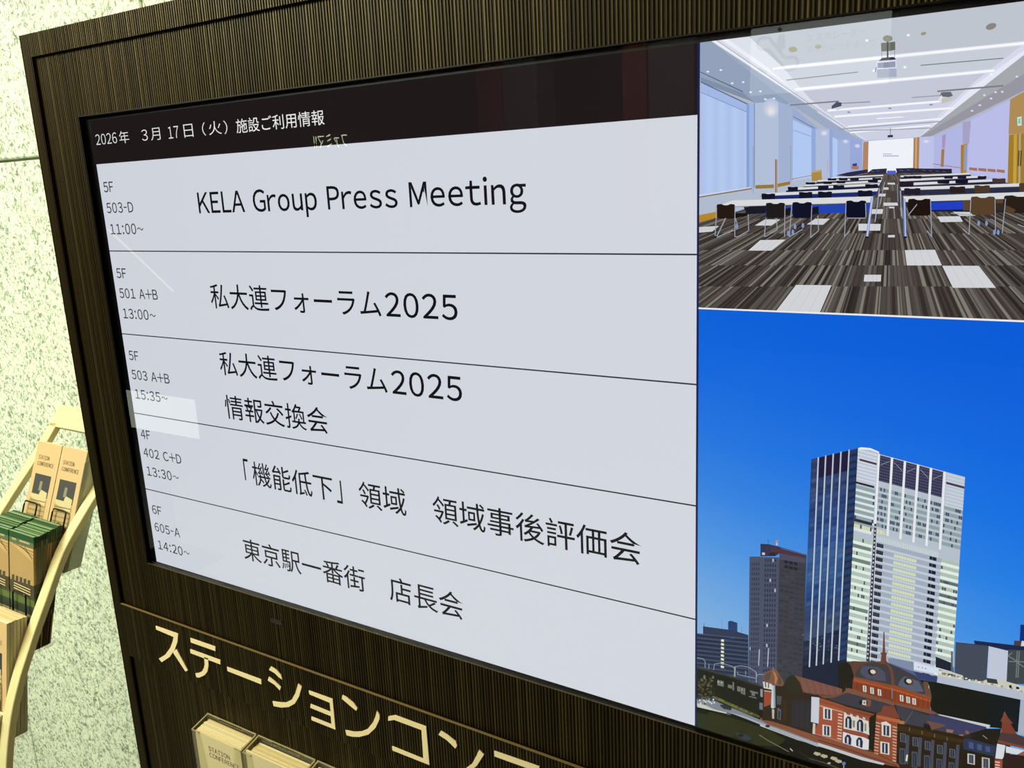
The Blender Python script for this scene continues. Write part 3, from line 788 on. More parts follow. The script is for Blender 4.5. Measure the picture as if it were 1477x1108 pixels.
    S.p('J','5c6472',20,880,60,880,60,1200,20,1200);S.p('G','a8b0bc',822,210,835,210,835,330,822,330)
    # right blocks
    S.p('J','434a5a',95,735,400,765,620,795,580,1400,70,1400); S.p('J','1a2448',385,705,1020,778,1700,840,1700,880,900,860,620,795,400,765)
    S.p('J','20305a',95,733,400,763,400,772,95,745)
    S.p('J','0a2c7a',1130,455,1700,500,1700,800,1115,720);S.p('J','4a3a48',1030,705,1150,712,1150,795,1025,785);S.p('J','d6dcd2',1150,712,1700,740,1700,810,1135,795)
    S.p('J','3f474c',930,850,1700,880,1700,1400,900,1400)
    S.p('J','c3cadb',622,795,932,872,900,1500,590,1380)
    for q in((930,950,1080,1040),(1080,870,1060,1300),(940,1040,1700,1060),(1000,900,930,950),(1110,870,1090,1300),(1080,1060,1186,1130)): S.l('J','7c8486',14,*q)
    # platform buildings white
    S.p('G','7f8ea8',325,258,360,262,522,290,522,360,500,365,325,320)
    S.p('G','52608a',325,300,340,300,490,355,705,405,705,445,640,450,400,380)
    S.p('G','d9e2f2',522,288,715,345,712,382,522,350);
    for x,y in((560,330),(588,336),(615,342)): S.e('G','7a849a',x,y,5,5)
    S.p('G','ccccbe',715,355,790,360,900,395,905,430,1050,440,1090,420,1180,425,1340,470,1900,560,1900,640,1345,520,705,405)
    S.p('G','4a4c40',740,372,820,385,880,405,850,410,740,385)
    for k in range(26): S.e('G',('e8e8dc','9a9a8c','c8ccc8')[k%3],725+k*25,372+k*5.5+(k*7)%11,10,7)
    S.p('G','333c40',1075,412,1160,425,1170,460,1090,450);S.p('G','1c2030',1255,468,1275,470,1275,492,1255,490);S.p('G','1c2030',1308,480,1332,484,1332,502,1308,498)
    for k in range(24): S.l('G','7c8490',2,1075+k*12,452+k*2.6,1075+k*12,478+k*2.6)
    S.p('G','b7bfcf',705,398,900,430,1100,475,1342,520,1900,620,1900,700,1342,582,1100,530,900,490,700,448)
    S.p('G','33406e',520,360,705,405,700,450,560,420)
    # black wall
    S.p('G','131412',560,425,645,440,700,448,1342,580,1322,830,1180,800,1100,790,660,690,640,560)
    for k in range(30): S.l('G',('24221a','1d1c18','0d0f12')[k%3],3,665+k*21,455+k*4.1,655+k*21,680+k*4.5)
    S.p('G','10161c',1090,535,1330,585,1318,815,1090,770)
    S.p('G','a8b3c0',1345,580,1900,690,1900,880,1322,850)
    S.p('G','c9cfd4',660,680,1110,775,1100,800,720,700)
    # dome
    S.p('G','1d1a14',-60,300,30,292,70,320,60,500,-60,500);
    for k in range(5): S.l('G','2c2a1c',4,-40+k*20,420,-40+k*20,490)
    S.p('G','3f3b3f',10,290,60,284,150,288,330,300,430,345,540,400,600,460,612,545,360,470,65,405,72,360,100,315)
    S.p('G','5e3f33',10,290,60,284,150,288,300,292,160,302,110,330,80,365,72,405,62,400,40,320)
    S.p('G','6a4636',300,300,335,305,360,350,372,430,372,475,350,470,352,430,340,360,320,320)
    S.p('G','555c72',450,400,560,440,600,520,520,520,400,470,420,430)
    S.p('G','4b4e60',130,320,250,330,300,370,310,440,160,420,110,370) 
    S.p('G','6a4a3c',595,440,630,445,650,500,660,560,655,590,640,600,612,545,600,470);S.l('G','c0c0b8',5,638,470,638,495)
    for x,y in((210,366),(486,438)):
        S.e('G','2c2220',x-4,y+4,38,27,rot=.4);S.e('G','6c4a3e',x+10,y+14,30,18,rot=.4);S.e('G','241c1c',x-2,y+2,30,20,rot=.4);S.e('G','d9d2bc',x,y,22,16,rot=.4)
    S.p('G','6c4234',215,290,268,285,275,240,265,222,283,215,290,60,298,60,303,215,318,225,310,245,312,280,345,320,300,310)
    S.p('G','8a4a2c',62,402,350,468,380,470,655,560,655,582,360,490,60,422)
    S.p('G','7e3c22',55,422,355,488,355,610,50,500);S.p('G','b04e26',60,425,200,455,350,490,350,505,60,440)
    S.p('G','863e22',358,488,652,580,650,668,358,608);S.p('G','b45428',360,492,650,585,650,598,360,508)
    S.p('G','9a4626',60,450,350,520,350,600,60,495) if 0 else None
    for k in range(8): S.l('G','5c2c1c',4,90+k*36,450+k*9,88+k*36,515+k*9)
    for k in range(8): S.l('G','5c2c1c',4,380+k*36,515+k*9,378+k*36,590+k*9)
    for x,y in((146,497),(203,512),(260,526),(430,570),(480,583),(526,595)):
        S.p('G','d8d6c8',x-15,y-28,x+12,y-22,x+14,y+26,x-13,y+20);S.p('G','5a6070',x-4,y-22,x+3,y-20,x+3,y+20,x-4,y+18)
    S.p('G','7a5040',0,490,60,500,355,600,655,660,720,695,650,690,350,612,60,530,0,515)
    # roof behind dome left: barrel
    S.p('K','2c2a1c',1075,480,1100,400,1150,360,1200,362,1260,440,1270,580,1060,600)
    S.p('K','7b5248',1195,360,1480,440,1760,520,1760,600,1460,590,1300,560,1260,440)
    for k in range(12): S.l('K','8d6456' if k%2 else '6c453c',5,1240+k*42,372+k*12,1310+k*38,570+k*6)
    for k in range(5): S.l('K','6c453c',3,1215+k*18,385+k*40,1700,520+k*25)
    # roof main left wing
    S.p('H','7a5240',440,330,560,240,700,300,1020,380,1050,430,900,430,560,330)
    S.p('H','3c3a42',330,340,520,285,700,335,950,400,1060,440,1000,480,850,505,560,430,360,375)
    S.p('H','6e4a38',230,320,400,320,520,280,540,292,400,345,290,352);
    S.p('H','7b5040',770,360,800,380,790,440,740,440,660,410,700,370);S.e('H','1e1a1c',712,398,50,28);S.p('H','d5d5c8',705,372,745,376,745,425,702,420);S.p('H','74787a',715,385,735,387,735,412,715,410)
    S.p('H','7a4030',930,430,1050,440,1110,570,860,540,860,510,900,500)
    S.p('G','3d3d48',385,620,520,660,640,700,720,700,1080,790,1080,810,900,860,640,800,450,765,405,700)
    S.p('G','3a3e60',640,690,1060,790,1060,815,900,850,640,760)
    S.l('G','6c6460',4,515,668,450,770)
    S.p('G','6c4c40',620,740,775,775,740,790,660,815,645,775);S.p('G','1a1614',600,760,645,775,660,815,600,800)
    S.p('G','9a6c50',770,805,830,815,820,835,775,830);S.p('G','9a6c50',870,845,905,850,900,865,870,860);S.p('G','8a5c44',920,815,950,825,945,845,920,840)
    # brick left wing
    S.p('H','8d4a30',240,350,480,430,850,530,850,548,500,470,240,395)
    S.p('H','96502f',235,345,500,430,500,450,240,372)
    S.p('H','a0523a',240,395,500,470,480,825,180,740,225,600)
    S.p('H','8c4a36',500,470,860,560,830,930,480,825)
    S.p('H','1e1a12',780,560,850,515,850,640,830,930,760,900)
    S.p('H','c8a08a',240,425,500,500,500,510,240,438);S.p('H','b07a64',190,730,480,820,480,832,190,742)
    # white banner
    S.p('H','c9ced8',155,335,240,348,232,625,150,600);S.p('H','b5bccb',155,335,190,340,185,612,150,600);S.p('H','c9c2b0',172,630,198,632,192,742,170,735)
    def win(c,x,y,w,h,fr='d9d6ca',gl='2c3048',mu='c8ccd6'):
        S.p(c,fr,x,y,x+w,y+w*.18,x+w,y+h+w*.18,x,y+h)
        S.p(c,gl,x+w*.2,y+h*.12,x+w*.82,y+h*.12+w*.1,x+w*.82,y+h*.95+w*.1,x+w*.2,y+h*.95)
        S.p(c,mu,x+w*.42,y+h*.2,x+w*.56,y+h*.2,x+w*.56,y+h*.93+4,x+w*.42,y+h*.93)
    win('H',280,450,95,125);win('H',272,635,92,120)
    for r in range(9): S.p('H','d3b49c',440-r*1,515+r*33,488-r,525+r*33,488-r,540+r*33,440-r,530+r*33)
    # arched bay
    S.p('H','d8d5c8',505,515,580,540,640,555,770,600,780,750,700,720,500,680)
    S.p('H','dcdce0',495,715,590,745,720,775,775,800,770,910,700,905,490,840)
    for x,y in((555,575),(680,610)): 
        S.p('H','262b40',x-35,y+100-10,x-35,y,x-10,y-30,x+20,y-22,x+35,y+15,x+32,y+110);S.p('H','c6ccdc',x-14,y-5,x+4,y,x+4,y+98,x-14,y+94)
    for x,y in((548,775),(672,805)):
        S.p('H','262b40',x-35,y+60,x-35,y,x-10,y-32,x+20,y-25,x+38,y+15,x+32,y+85);S.p('H','c6ccdc',x-12,y-5,x+6,y,x+6,y+70,x-12,y+65)
    S.p('H','8a8678',600,590,625,595,622,670,598,665);S.p('H','8a8678',728,625,748,630,746,710,726,705)
    for k in range(7): S.p('H','9a5038',510+k*38,692+k*9,530+k*38,697+k*9,528+k*38,708+k*9,508+k*38,702+k*9)
    for k in range(8): S.p('H','a0583e' if k%2 else 'd8d0c0',505+k*34,505+k*9+(0 if k%2 else -6),530+k*34,512+k*9,530+k*34,528+k*9,505+k*34,520+k*9)
    S.p('H','1a1a24',775,640,800,645,800,740,775,735)
    # right tower block of wing
    S.p('H','b4623c',855,530,1110,580,1105,625,855,570);S.p('H','8e4a32',855,565,1105,620,1075,1050,830,930)
    for r in range(11): S.p('H','d0a088',848-r*2,605+r*33,895-r*2,617+r*33,895-r*2,630+r*33,848-r*2,618+r*33)
    for r in range(12): S.p('H','d0a088',1030,650+r*33,1078-r,662+r*33,1078-r,676+r*33,1030,664+r*33)
    win('H',912,625,100,130);win('H',898,815,98,130);S.p('H','d9d6ca',905,612,960,600,1015,640,1010,652,905,630)
    S.p('H','b07048',1110,590,1160,600,1150,640,1095,625)
    # dark wing
    S.p('H','241a10',1095,625,1160,635,1475,720,1900,830,1900,1300,1070,1300,1075,1050)
    S.p('I','2a1c0e',110,620,180,640,820,760,800,870,780,1300,90,1300)
    S.p('I','3a2a12',130,640,820,800,820,840,110,700)
    for k in range(5):
        x=205+k*135;y=735+k*26
        S.p('I','444a58',x,y+10,x+35,y+16,x+18,y+330,x-18,y+320)
        win('I',138+k*133,725+k*42,62,95,'596068','262c38','50586a')
        win('I',130+k*133,885+k*38,62,170,'4a5058','222834','48506a')
    for k in range(4): S.l('I','8a7048',7,240+k*135,665+k*35,240+k*135,705+k*35)
    S.l('I','d8dcd8',18,215,960,205,1030)
    S.p('I','2b3550',820,790,900,790,1170,870,1150,975,960,930,820,900);
    for k in range(3): S.p('I','44547c',880+k*90,820+k*22,930+k*90,832+k*22,930+k*90,900+k*18,880+k*90,888+k*18)
    S.p('I','241a10',780,900,1150,985,1160,1300,770,1300);win('I',865,945,80,110,'c8c8c0','3c4450','5a6270');win('I',1020,985,85,120,'b8b8b0','3c4450','5a6270')
    S.p('I','1e1814',900,730,1060,680,1230,680,1200,810,1170,860,900,790);S.l('I','b09c80',7,1030,750,1080,790)
    # right turret
    S.p('I','7a4434',1262,500,1270,500,1310,570,1360,625,1300,625,1220,600,1240,560);S.l('I','a07060',3,1265,490,1265,540)
    S.p('I','7a3c2a',1240,600,1330,625,1400,740,1200,810,1230,700);S.p('I','4a3638',1225,720,1400,740,1700,850,1700,930,1195,810);S.p('I','7a4432',1195,800,1700,925,1700,945,1190,830)
    S.p('I','d8dce4',1185,840,1275,860,1250,1010,1165,1000);S.p('I','d8dce4',1280,870,1700,970,1700,990,1400,960,1280,940)
    S.p('I','2c1c18',1275,950,1400,960,1700,1000,1700,1300,1240,1300,1240,1010);S.p('I','8a5c4c',1400,960,1475,920,1700,960,1700,1010)
    S.p('I','a04a34',1160,1010,1245,1020,1230,1300,1150,1300)
    for k in range(5): S.p('I','d8c8b8',1165,1030+k*30,1215,1038+k*30,1215,1052+k*30,1163,1044+k*30)
    # ground and street
    S.p('F','14140c',-60,560,530,740,930,860,1280,1000,1278,1600,-60,1600)
    S.p('H','120f08',-200,700,0,760,940,1040,1080,1090,1900,1330,1900,1700,-200,1700)
    S.p('H','86503a',-400,560,0,705,180,745,480,830,830,940,1090,1060,1110,1100,780,1030,380,880,0,760,-400,600)
    S.l('H','5e3626',12,0,730,480,880,1080,1085)
    S.p('H','c2c8cc',-400,600,0,760,350,870,700,985,945,1055,930,1072,700,1020,350,905,0,800,-400,650)
    S.p('H','1a140a',750,1050,945,1075,1075,1090,1100,1300,700,1300)
    S.l('H','5c5a50',8,130,1000,300,1050,480,1120);
    for k,(x,y) in enumerate(((215,950),(290,975),(395,1000),(445,1030))): S.p('H','b8b090',x-40,y,x-20,y-22,x+35,y-8,x+40,y+14,x,y+22)
    S.e('H','5878c0',505,1055,22,18);S.e('H','b8b4a8',345,1052,18,10);S.p('H','a0a4a8',498,1070,508,1070,508,1110,498,1110)
    for k in range(12): S.e('H','3a4046',20+k*14,930+k*9,6,4)
    # left middle: low dark block, trees, road
    S.p('K','1c1c16',30,270,280,330,500,400,800,490,835,520,830,770,700,820,260,620,30,620)
    S.p('K','3a3c34',30,255,500,385,800,480,800,500,500,405,30,275)
    for q in((30,150,120,170,140,200,140,275),(240,300,250,230,330,215,470,260,490,290),(485,370,490,260,560,250,650,265,740,320,750,440),(750,370,770,350,840,355),(185,230,185,285),(520,350,740,400),(520,320,530,350),(620,310,620,360)): S.l('K','8896a4',9,*q)
    S.l('K','9aa4ae',16,495,265,490,380);S.l('K','8a94a0',12,750,330,745,450)
    for x,y,w,h in((120,360,25,45),(225,370,18,30),(285,415,75,65),(465,440,18,100),(565,505,20,75),(590,510,25,80),(670,540,95,20),(690,560,40,40),(660,605,90,12),(520,490,40,60),(410,470,50,40)): S.p('K','70766e',x,y,x+w,y+w*.25,x+w,y+h+w*.25,x,y+h)
    for x,y,w,h in((290,430,20,40),(330,440,20,35),(575,515,10,60)): S.p('K','d0d4c8',x,y,x+w*.5,y+3,x+w*.5,y+h*.5,x,y+h*.5)
    for k in range(60):
        x=60+rnd.random()*190;y=390+rnd.random()*240; S.e('K',rnd.choice(['3a3822','4a4630','56503a','2a2a1a','6a6044']),x,y,rnd.uniform(8,22),rnd.uniform(8,18),n=7)
    S.p('K','6a6c38',250,610,780,840,780,865,600,800,250,640)
    for k in range(26): S.e('K',rnd.choice(['5a6228','707838','4a5020']),270+k*20,625+k*9,16,11,n=7)
    S.p('K','7f8792',30,640,250,660,520,770,780,880,900,940,1480,1160,1480,1210,900,990,640,860,400,800,240,770,30,720)
    S.p('K','a8adb4',400,790,600,840,800,920,1480,1170,1480,1205,880,975,640,880)
    S.p('K','c9ccc4',50,690,150,715,240,760,400,800,400,815,200,770,50,735)
    for k in range(20): S.e('K',rnd.choice(['d8dcd4','8a908c','42483e']),60+k*10,640+(k*37)%60,10,12,n=7)
    S.p('K','2e323a',325,705,390,710,455,745,450,775,360,755,320,720);S.p('K','5a6270',395,800,430,800,450,830,400,825);S.p('K','2c2a24',660,775,690,780,700,800,660,790)
    S.p('K','22201a',700,600,840,640,820,870,780,880,700,830) if 0 else None
    # clock turret with copper roof
    S.p('K','2c2418',820,500,1090,480,1110,560,1180,620,1400,640,1400,1080,1100,1000,820,890)
    S.p('K','d6d4c8',825,430,930,460,930,530,835,510);S.p('K','9a4a30',840,545,930,550,925,700,840,735);S.p('K','c8a890',840,535,930,548,930,560,840,548)
    S.l('K','3a3a44',12,855,440,860,500);S.l('K','3a3a44',12,895,450,890,510)
    S.p('K','7c5640',815,395,850,330,910,300,950,275,990,300,1040,380,1075,450,1060,490,980,475,920,460,850,430)
    S.p('K','5a4a44',830,390,870,335,930,320,900,420,870,430);S.p('K','b07a54',940,300,975,330,1000,400,980,460,965,470,965,380);S.p('K','5a4238',1000,340,1040,400,1050,470,1000,460,1010,400);S.l('K','a88a70',5,950,265,950,300)
    S.p('K','c5cfd0',925,475,970,480,975,740,945,755,920,740,930,560);S.p('K','8fa0b0',950,480,970,482,975,740,955,750);S.p('K','b8b4a8',932,760,962,765,958,875,936,870)
    for x in(800,):
        S.p('K','8a90a0',x-5,520,x+25,525,x+25,620,x-5,610);S.p('K','6a7080',x-15,680,x+25,690,x+25,770,x-15,760)
    S.p('K','5c6470',1000,740,1040,770,1035,890,995,870);S.p('K','2a2c34',1010,770,1030,785,1025,880,1005,865)
    S.p('K','4a4e52',990,600,1050,610,1040,710,990,700)
    for k in range(8): S.p('K','4a2618',1065,650+k*32,1105,655+k*32,1103,668+k*32,1063,663+k*32)
    S.p('K','2b2c34',1180,650,1390,660,1380,1000,1160,960)
    for k in range(3): S.l('K','3c2018',10,1200+k*65,650,1190+k*65,990)
    S.p('K','86503a',830,890,920,900,1150,970,1480,1080,1480,1150,1100,1010,860,930)
    S.p('K','c9ced8',1400,615,1480,620,1480,930,1393,910);S.p('K','c9c2b0',1418,925,1446,930,1440,1058,1412,1050)
    S.p('K','22221c',520,890,530,890,530,1030,520,1030) if 0 else S.l('K','9a9c90',6,515,890,522,1030)
    S.p('K','27301e',50,800,200,830,500,960,500,1200,50,1200);S.p('K','2c2e16',180,790,520,880,900,1010,1100,1120,1000,1200,150,1150)
    S.p('K','33384a',500,1035,620,1060,700,1108,640,1130,520,1080)
    S.l('K','5a5c50',4,770,1060,800,1090);S.l('F','7a7c70',5,510,850,560,885,735,980);S.l('F','c8ccc8',7,745,955,765,975)
    for k in range(30): S.e('F',rnd.choice(['242c14','2c2c18','1c2410']),100+rnd.random()*500,760+rnd.random()*200,rnd.uniform(10,30),rnd.uniform(6,14),n=7)
    R2=S.out()

    return R1, R2, sky
R1, R2, sky = draw_pictures()

def sky_rows(rows):
    q = MB()
    for (v0, a0, b0), (v1, a1, b1) in zip(rows, rows[1:]):
        n = len(q.v); q.v += [W(1437, v0, 0), W(1920, v0, 0), W(1920, v1, 0), W(1437, v1, 0)]
        q.f.append((n, n + 3, n + 2, n + 1)); q.c.append([a0, a1, b1, b0])
    return q
def picture(name, items, q=None):
    q = q or MB()
    for L, c, pts in items: q.poly(pts, -0.02 - 0.006 * L, c)
    return q.build(name, M['pic'], display)
picture('conference_room_picture', R1)
picture('station_building_picture', R2, sky_rows(sky))
mb = MB(); mb.box(1437, 1920, 370.8, 373.2, -1.3, -1.2); mb.build('picture_divider', M['headtext'], display)

# ------------------------------------------------------------------ gold letters on the name band
LET = [[[-11,1253,79,1252,72,1276,55,1303,29,1331,-9,1357,-19,1349,12,1329,38,1302,53,1279,59,1266,-11,1263],[63,1299,97,1350,87,1356,45,1312]],
 [[127,1251,221,1250,219,1262,127,1263],[120,1284,233,1283,231,1295,119,1295],[172,1291,187,1291,184,1312,176,1331,162,1345,140,1358,129,1360,127,1350,140,1345,155,1336,165,1323,170,1312]],
 [[255,1295,375,1294,374,1307,255,1306]],
 [[415,1248,433,1252,446,1261,449,1272,438,1269,425,1262,407,1259],[404,1278,424,1285,441,1294,436,1304,420,1294,398,1289],[501,1267,511,1272,499,1300,482,1324,460,1340,433,1350,408,1354,406,1342,432,1337,452,1331,473,1317,488,1295,495,1280]],
 [[533,1275,606,1274,605,1351,531,1351,532,1342,594,1342,595,1320,532,1319,534,1309,596,1310,596,1286,534,1284]],
 [[638,1254,650,1256,670,1264,679,1273,675,1281,660,1275,635,1264],[736,1261,742,1269,741,1280,727,1306,704,1330,677,1345,655,1352,638,1354,636,1342,661,1338,683,1330,703,1317,722,1293,730,1277]],
 [[767,1265,786,1256,868,1256,869,1346,770,1346,770,1336,854,1337,855,1268,783,1268,765,1276]],
 [[906,1253,923,1257,942,1265,945,1273,940,1282,929,1275,918,1269,899,1264],[999,1264,1010,1271,991,1303,960,1337,915,1361,912,1350,953,1330,980,1302,992,1279]],
 [[1035,1254,1137,1252,1135,1272,1121,1309,1090,1344,1083,1337,1108,1311,1124,1276,1126,1265,1035,1266]]]
for strokes in LET:
    q = MB()
    for p in strokes:
        q.prism([(p[i], p[i + 1]) for i in range(0, len(p), 2)], -23.6, -21.5)
    q.build('letter', M['gold'], kiosk)
for ch, u0, u1, v0 in (('ァ', 1170, 1245, 1285), ('レ', 1300, 1385, 1256), ('ン', 1430, 1530, 1256), ('ス', 1570, 1675, 1254)):
    q = MB(); text(q, ch, u0, v0, u1, 1354, -23.6); q.build('letter', M['gold'], kiosk)

# ------------------------------------------------------------------ acrylic leaflet holders on the lower door
def card(name, prof, u0, u1, col, edge, label, cat, group, parent_org, front_mat='print'):
    # prof: (v, w_front, w_back) from top to bottom; one folded leaflet, a closed block
    q = MB(); n = len(prof)
    for i in range(n - 1):
        (va, fa, ba), (vb2, fb, bb) = prof[i], prof[i + 1]
        c = col[i] if isinstance(col, list) else col
        e = edge[i] if isinstance(edge, list) else edge
        k = len(q.v)
        q.v += [W(u0, va, fa), W(u1, va, fa), W(u1, vb2, fb), W(u0, vb2, fb), W(u0, va, ba), W(u1, va, ba), W(u1, vb2, bb), W(u0, vb2, bb)]
        fs = [((0, 3, 2, 1), c), ((4, 5, 6, 7), c), ((0, 4, 7, 3), e), ((1, 2, 6, 5), e)]
        if i == 0: fs.append(((0, 1, 5, 4), TOPC[0]))
        if i == n - 2: fs.append(((3, 7, 6, 2), e))
        for f, cc in fs: q.f.append(tuple(k + t for t in f)); q.c.append(cc)
    o = q.build(name, M[front_mat], None, parent_org)
    ORG[o.name] = parent_org
    return tag(o, label, cat, group)
TOPC = ['efe2b8']
HN = ['leftmost', 'second', 'third']
for hI, (hu0, hu1) in enumerate(((139, 321), (327, 520), (526, 712))):
    vb_, hb = 1467, 1780
    org = W((hu0 + hu1) / 2, hb, -12)
    h = thing('leaflet_holder', org, ['clear acrylic leaflet holder nearest the left edge of the kiosk', 'clear acrylic leaflet holder second from the left, beside the first',
              'clear acrylic leaflet holder third from the left, mostly below the frame'][hI], 'holder', 'acrylic holders on the lower panel')
    t = 3.0
    w0, w1 = -63, -13.5
    q = MB(); q.box(hu0, hu1, vb_ + 6, hb, w1 - t, w1)
    L_ = hu1 - hu0
    q.box(hu0, hu0 + L_ * .27, vb_ - 2, vb_ + 1, w1 - t - 2, w1); q.box(hu1 - L_ * .27, hu1, vb_ - 2, vb_ + 1, w1 - t - 2, w1)
    q.box(hu0 + L_ * .27, hu1 - L_ * .27, vb_ + 3, vb_ + 6, w1 - t, w1)
    for a in (hu0, hu0 + L_ * .25, hu1 - L_ * .27, hu1 - 3): q.box(a, a + 3, vb_ + 1, vb_ + 6, w1 - t, w1)
    q.build('back_plate', M['acrylic'], h)
    for a, b in ((hu0 + 8, hu0 + L_ * .24), (hu1 - L_ * .24, hu1 - 6)):
        q = MB(); q.box(a, b, vb_ + 1.2, vb_ + 4.2, w1 - 1, w1 + .5); q.build('mounting_hook', M['black'], h)
    for a in (hu0, hu1 - t):
        q = MB(); k = len(q.v)
        q.hexa([W(a, vb_ + 14, w0), W(a + t, vb_ + 14, w0), W(a + t, hb, w0), W(a, hb, w0), W(a, vb_, w1 - t), W(a + t, vb_, w1 - t), W(a + t, hb, w1 - t), W(a, hb, w1 - t)])
        q.build('side_plate', M['acrylic'], h)
    q = MB()
    for p in ([(hu0, vb_ + 14), (hu0 + 26, vb_ + 14), (hu0 + 60, hb - 60), (hu0 + 60, hb), (hu0, hb)],
              [(hu1 - 26, vb_ + 14), (hu1, vb_ + 14), (hu1, hb), (hu1 - 60, hb), (hu1 - 60, hb - 60)],
              [(hu0 + 60, hb - 60), (hu1 - 60, hb - 60), (hu1 - 60, hb), (hu0 + 60, hb)]):
        q.prism(p, w0 - t, w0)
    q.build('front_plate', M['acrylic'], h)
    q = MB(); q.box(hu0, hu1, vb_ - 3, vb_ - 1.6, w1 - t, w1); q.build('rim', M['rim'], h)
    for a in (hu0 - .4, hu1 - t - .4):
        q = MB(); q.hexa([W(a, vb_ + 12.6, w0 - t), W(a + t + .8, vb_ + 12.6, w0 - t), W(a + t + .8, vb_ + 14, w0 - t), W(a, vb_ + 14, w0 - t), W(a, vb_ - 1.6, w1), W(a + t + .8, vb_ - 1.6, w1), W(a + t + .8, vb_, w1), W(a, vb_, w1)])
        q.build('rim', M['rim'], h)
    q = MB(); q.box(hu0, hu0 + 26, vb_ + 12.8, vb_ + 14, w0 - t, w0); q.build('rim', M['rim'], h)
    q = MB(); q.box(hu1 - 26, hu1, vb_ + 12.8, vb_ + 14, w0 - t, w0); q.build('rim', M['rim'], h)
    q = MB(); q.box(hu0, hu1, hb, hb + t, w0 - t, w1); q.build('base_plate', M['acrylic'], h)
    NC = (8, 7, 7)[hI]
    top0 = (vb_ + 9, vb_ + 12, vb_ + 10)[hI]
    for k in range(NC):
        th = (w1 - t - 1 - (w0 + 1)) / NC
        wf = w0 + 1 + th * k
        u0 = hu0 + t + 6 + rnd.uniform(-1.5, 2); u1 = hu1 - t - 5 + rnd.uniform(-2, 1.5)
        tv = top0 + 5 - 6 * (k / NC) + rnd.uniform(-1.2, 1.2)
        if hI == 1 and k == 0: tv -= 8
        lab = ('front cream leaflet with dark title in the %s acrylic holder' % HN[hI]) if k == 0 else ('plain cream leaflet edge packed behind the front one, %s acrylic holder' % HN[hI])
        TOPC[0] = rnd.choice(['f3e3b0', 'e9d69c', 'f6e9bd', 'dcc68c'])
        o = card('leaflet', [(tv, wf, wf + th * .8), (hb - 1, wf, wf + th * .8)], u0, u1, 'd9c99a' if k == 0 else 'e9d9a6', 'c8b580', lab, 'leaflet',
                 None if k == 0 else 'leaflets in the %s acrylic holder' % HN[hI], W((u0 + u1) / 2, hb - 1, wf))
        if k == 0:
            q = MB()
            text(q, 'STATION', hu0 + 54, tv + 29, hu0 + 132, tv + 42, wf - .3, True); text(q, 'CONFERENCE', hu0 + 54, tv + 47, hu0 + 164, tv + 60, wf - .3, True)
            q.build('cover_title', M['printink'], o)
            q = MB(); q.poly([(u0 + 30, tv + 110), (u1 - 30, tv + 110), (u1 - 30, tv + 220), (u0 + 30, tv + 220)], wf - .3, '5c5140')
            q.poly([(u0 + 40, tv + 150), (u1 - 40, tv + 140), (u1 - 40, tv + 210), (u0 + 40, tv + 212)], wf - .4, 'a08c64')
            q.build('cover_picture', M['print'], o)

# ------------------------------------------------------------------ the leaning leaflet rack beside the kiosk
PROF = [(868, 398), (905, 366), (938, 338), (985, 296), (1050, 233), (1121, 162), (1208, 83), (1331, 7), (1398, -34), (1454, -66), (1548, -116),
        (1665, -162), (1850, -205), (2200, -248), (FLOORV, -268)]
def pw(v):
    for (a, wa), (b, wb) in zip(PROF, PROF[1:]):
        if v <= b: return wa + (wb - wa) * (v - a) / (b - a)
    return PROF[-1][1]
RL0, RL1, RR0, RR1 = -1039.0, -997.0, -632.0, -590.0
rack = thing('leaflet_rack', W((RL0 + RR1) / 2, FLOORV, 40), 'cream curved leaning leaflet rack standing left of the kiosk before the granite wall', 'rack')
def fine(n=4):
    out = []
    P = [PROF[0]] + PROF + [PROF[-1]]
    for i in range(1, len(P) - 2):
        p0, p1, p2, p3 = P[i - 1], P[i], P[i + 1], P[i + 2]
        for k in range(n):
            t = k / n
            out.append(tuple(0.5 * (2 * p1[j] + (p2[j] - p0[j]) * t + (2 * p0[j] - 5 * p1[j] + 4 * p2[j] - p3[j]) * t * t + (3 * p1[j] - p0[j] - 3 * p2[j] + p3[j]) * t ** 3) for j in (0, 1)))
    out.append(PROF[-1]); return out
FP = fine()
def strip(u0, u1, pts, th, ch=4.0):
    rings = []
    for i, (v, w) in enumerate(pts):
        a = pts[max(0, i - 1)]; b = pts[min(len(pts) - 1, i + 1)]
        dv, dw = b[0] - a[0], b[1] - a[1]; l = math.hypot(dv, dw); nv, nw = -dw / l, dv / l      # normal, away from the viewer
        if nw < 0: nv, nw = -nv, -nw
        prof = [(u0 + ch, 0), (u1 - ch, 0), (u1, ch), (u1, th - ch), (u1 - ch, th), (u0 + ch, th), (u0, th - ch), (u0, ch)]
        rings.append([W(uu, v + nv * dd, w + nw * dd) for uu, dd in prof])
    q = MB(); q.loft(rings); return q
for a, b in ((RL0, RL1), (RR0, RR1)):
    strip(a, b, FP[6:], 22, 2).build('rail', M['cream'], rack)
strip(RL0, RR1, [p for p in FP if p[0] <= 936], 22, 3).build('top_bar', M['cream'], rack)
q = MB(); q.box(RL0, RR1, FLOORV - 30, FLOORV, -290, -246); q.build('foot_bar', M['cream'], rack)
q = MB(); q.box(RL0, RL1, FLOORV - 30, FLOORV, -246, 330); q.build('foot', M['cream'], rack)
q = MB(); q.box(RR0, RR1, FLOORV - 30, FLOORV, -246, 330); q.build('foot', M['cream'], rack)
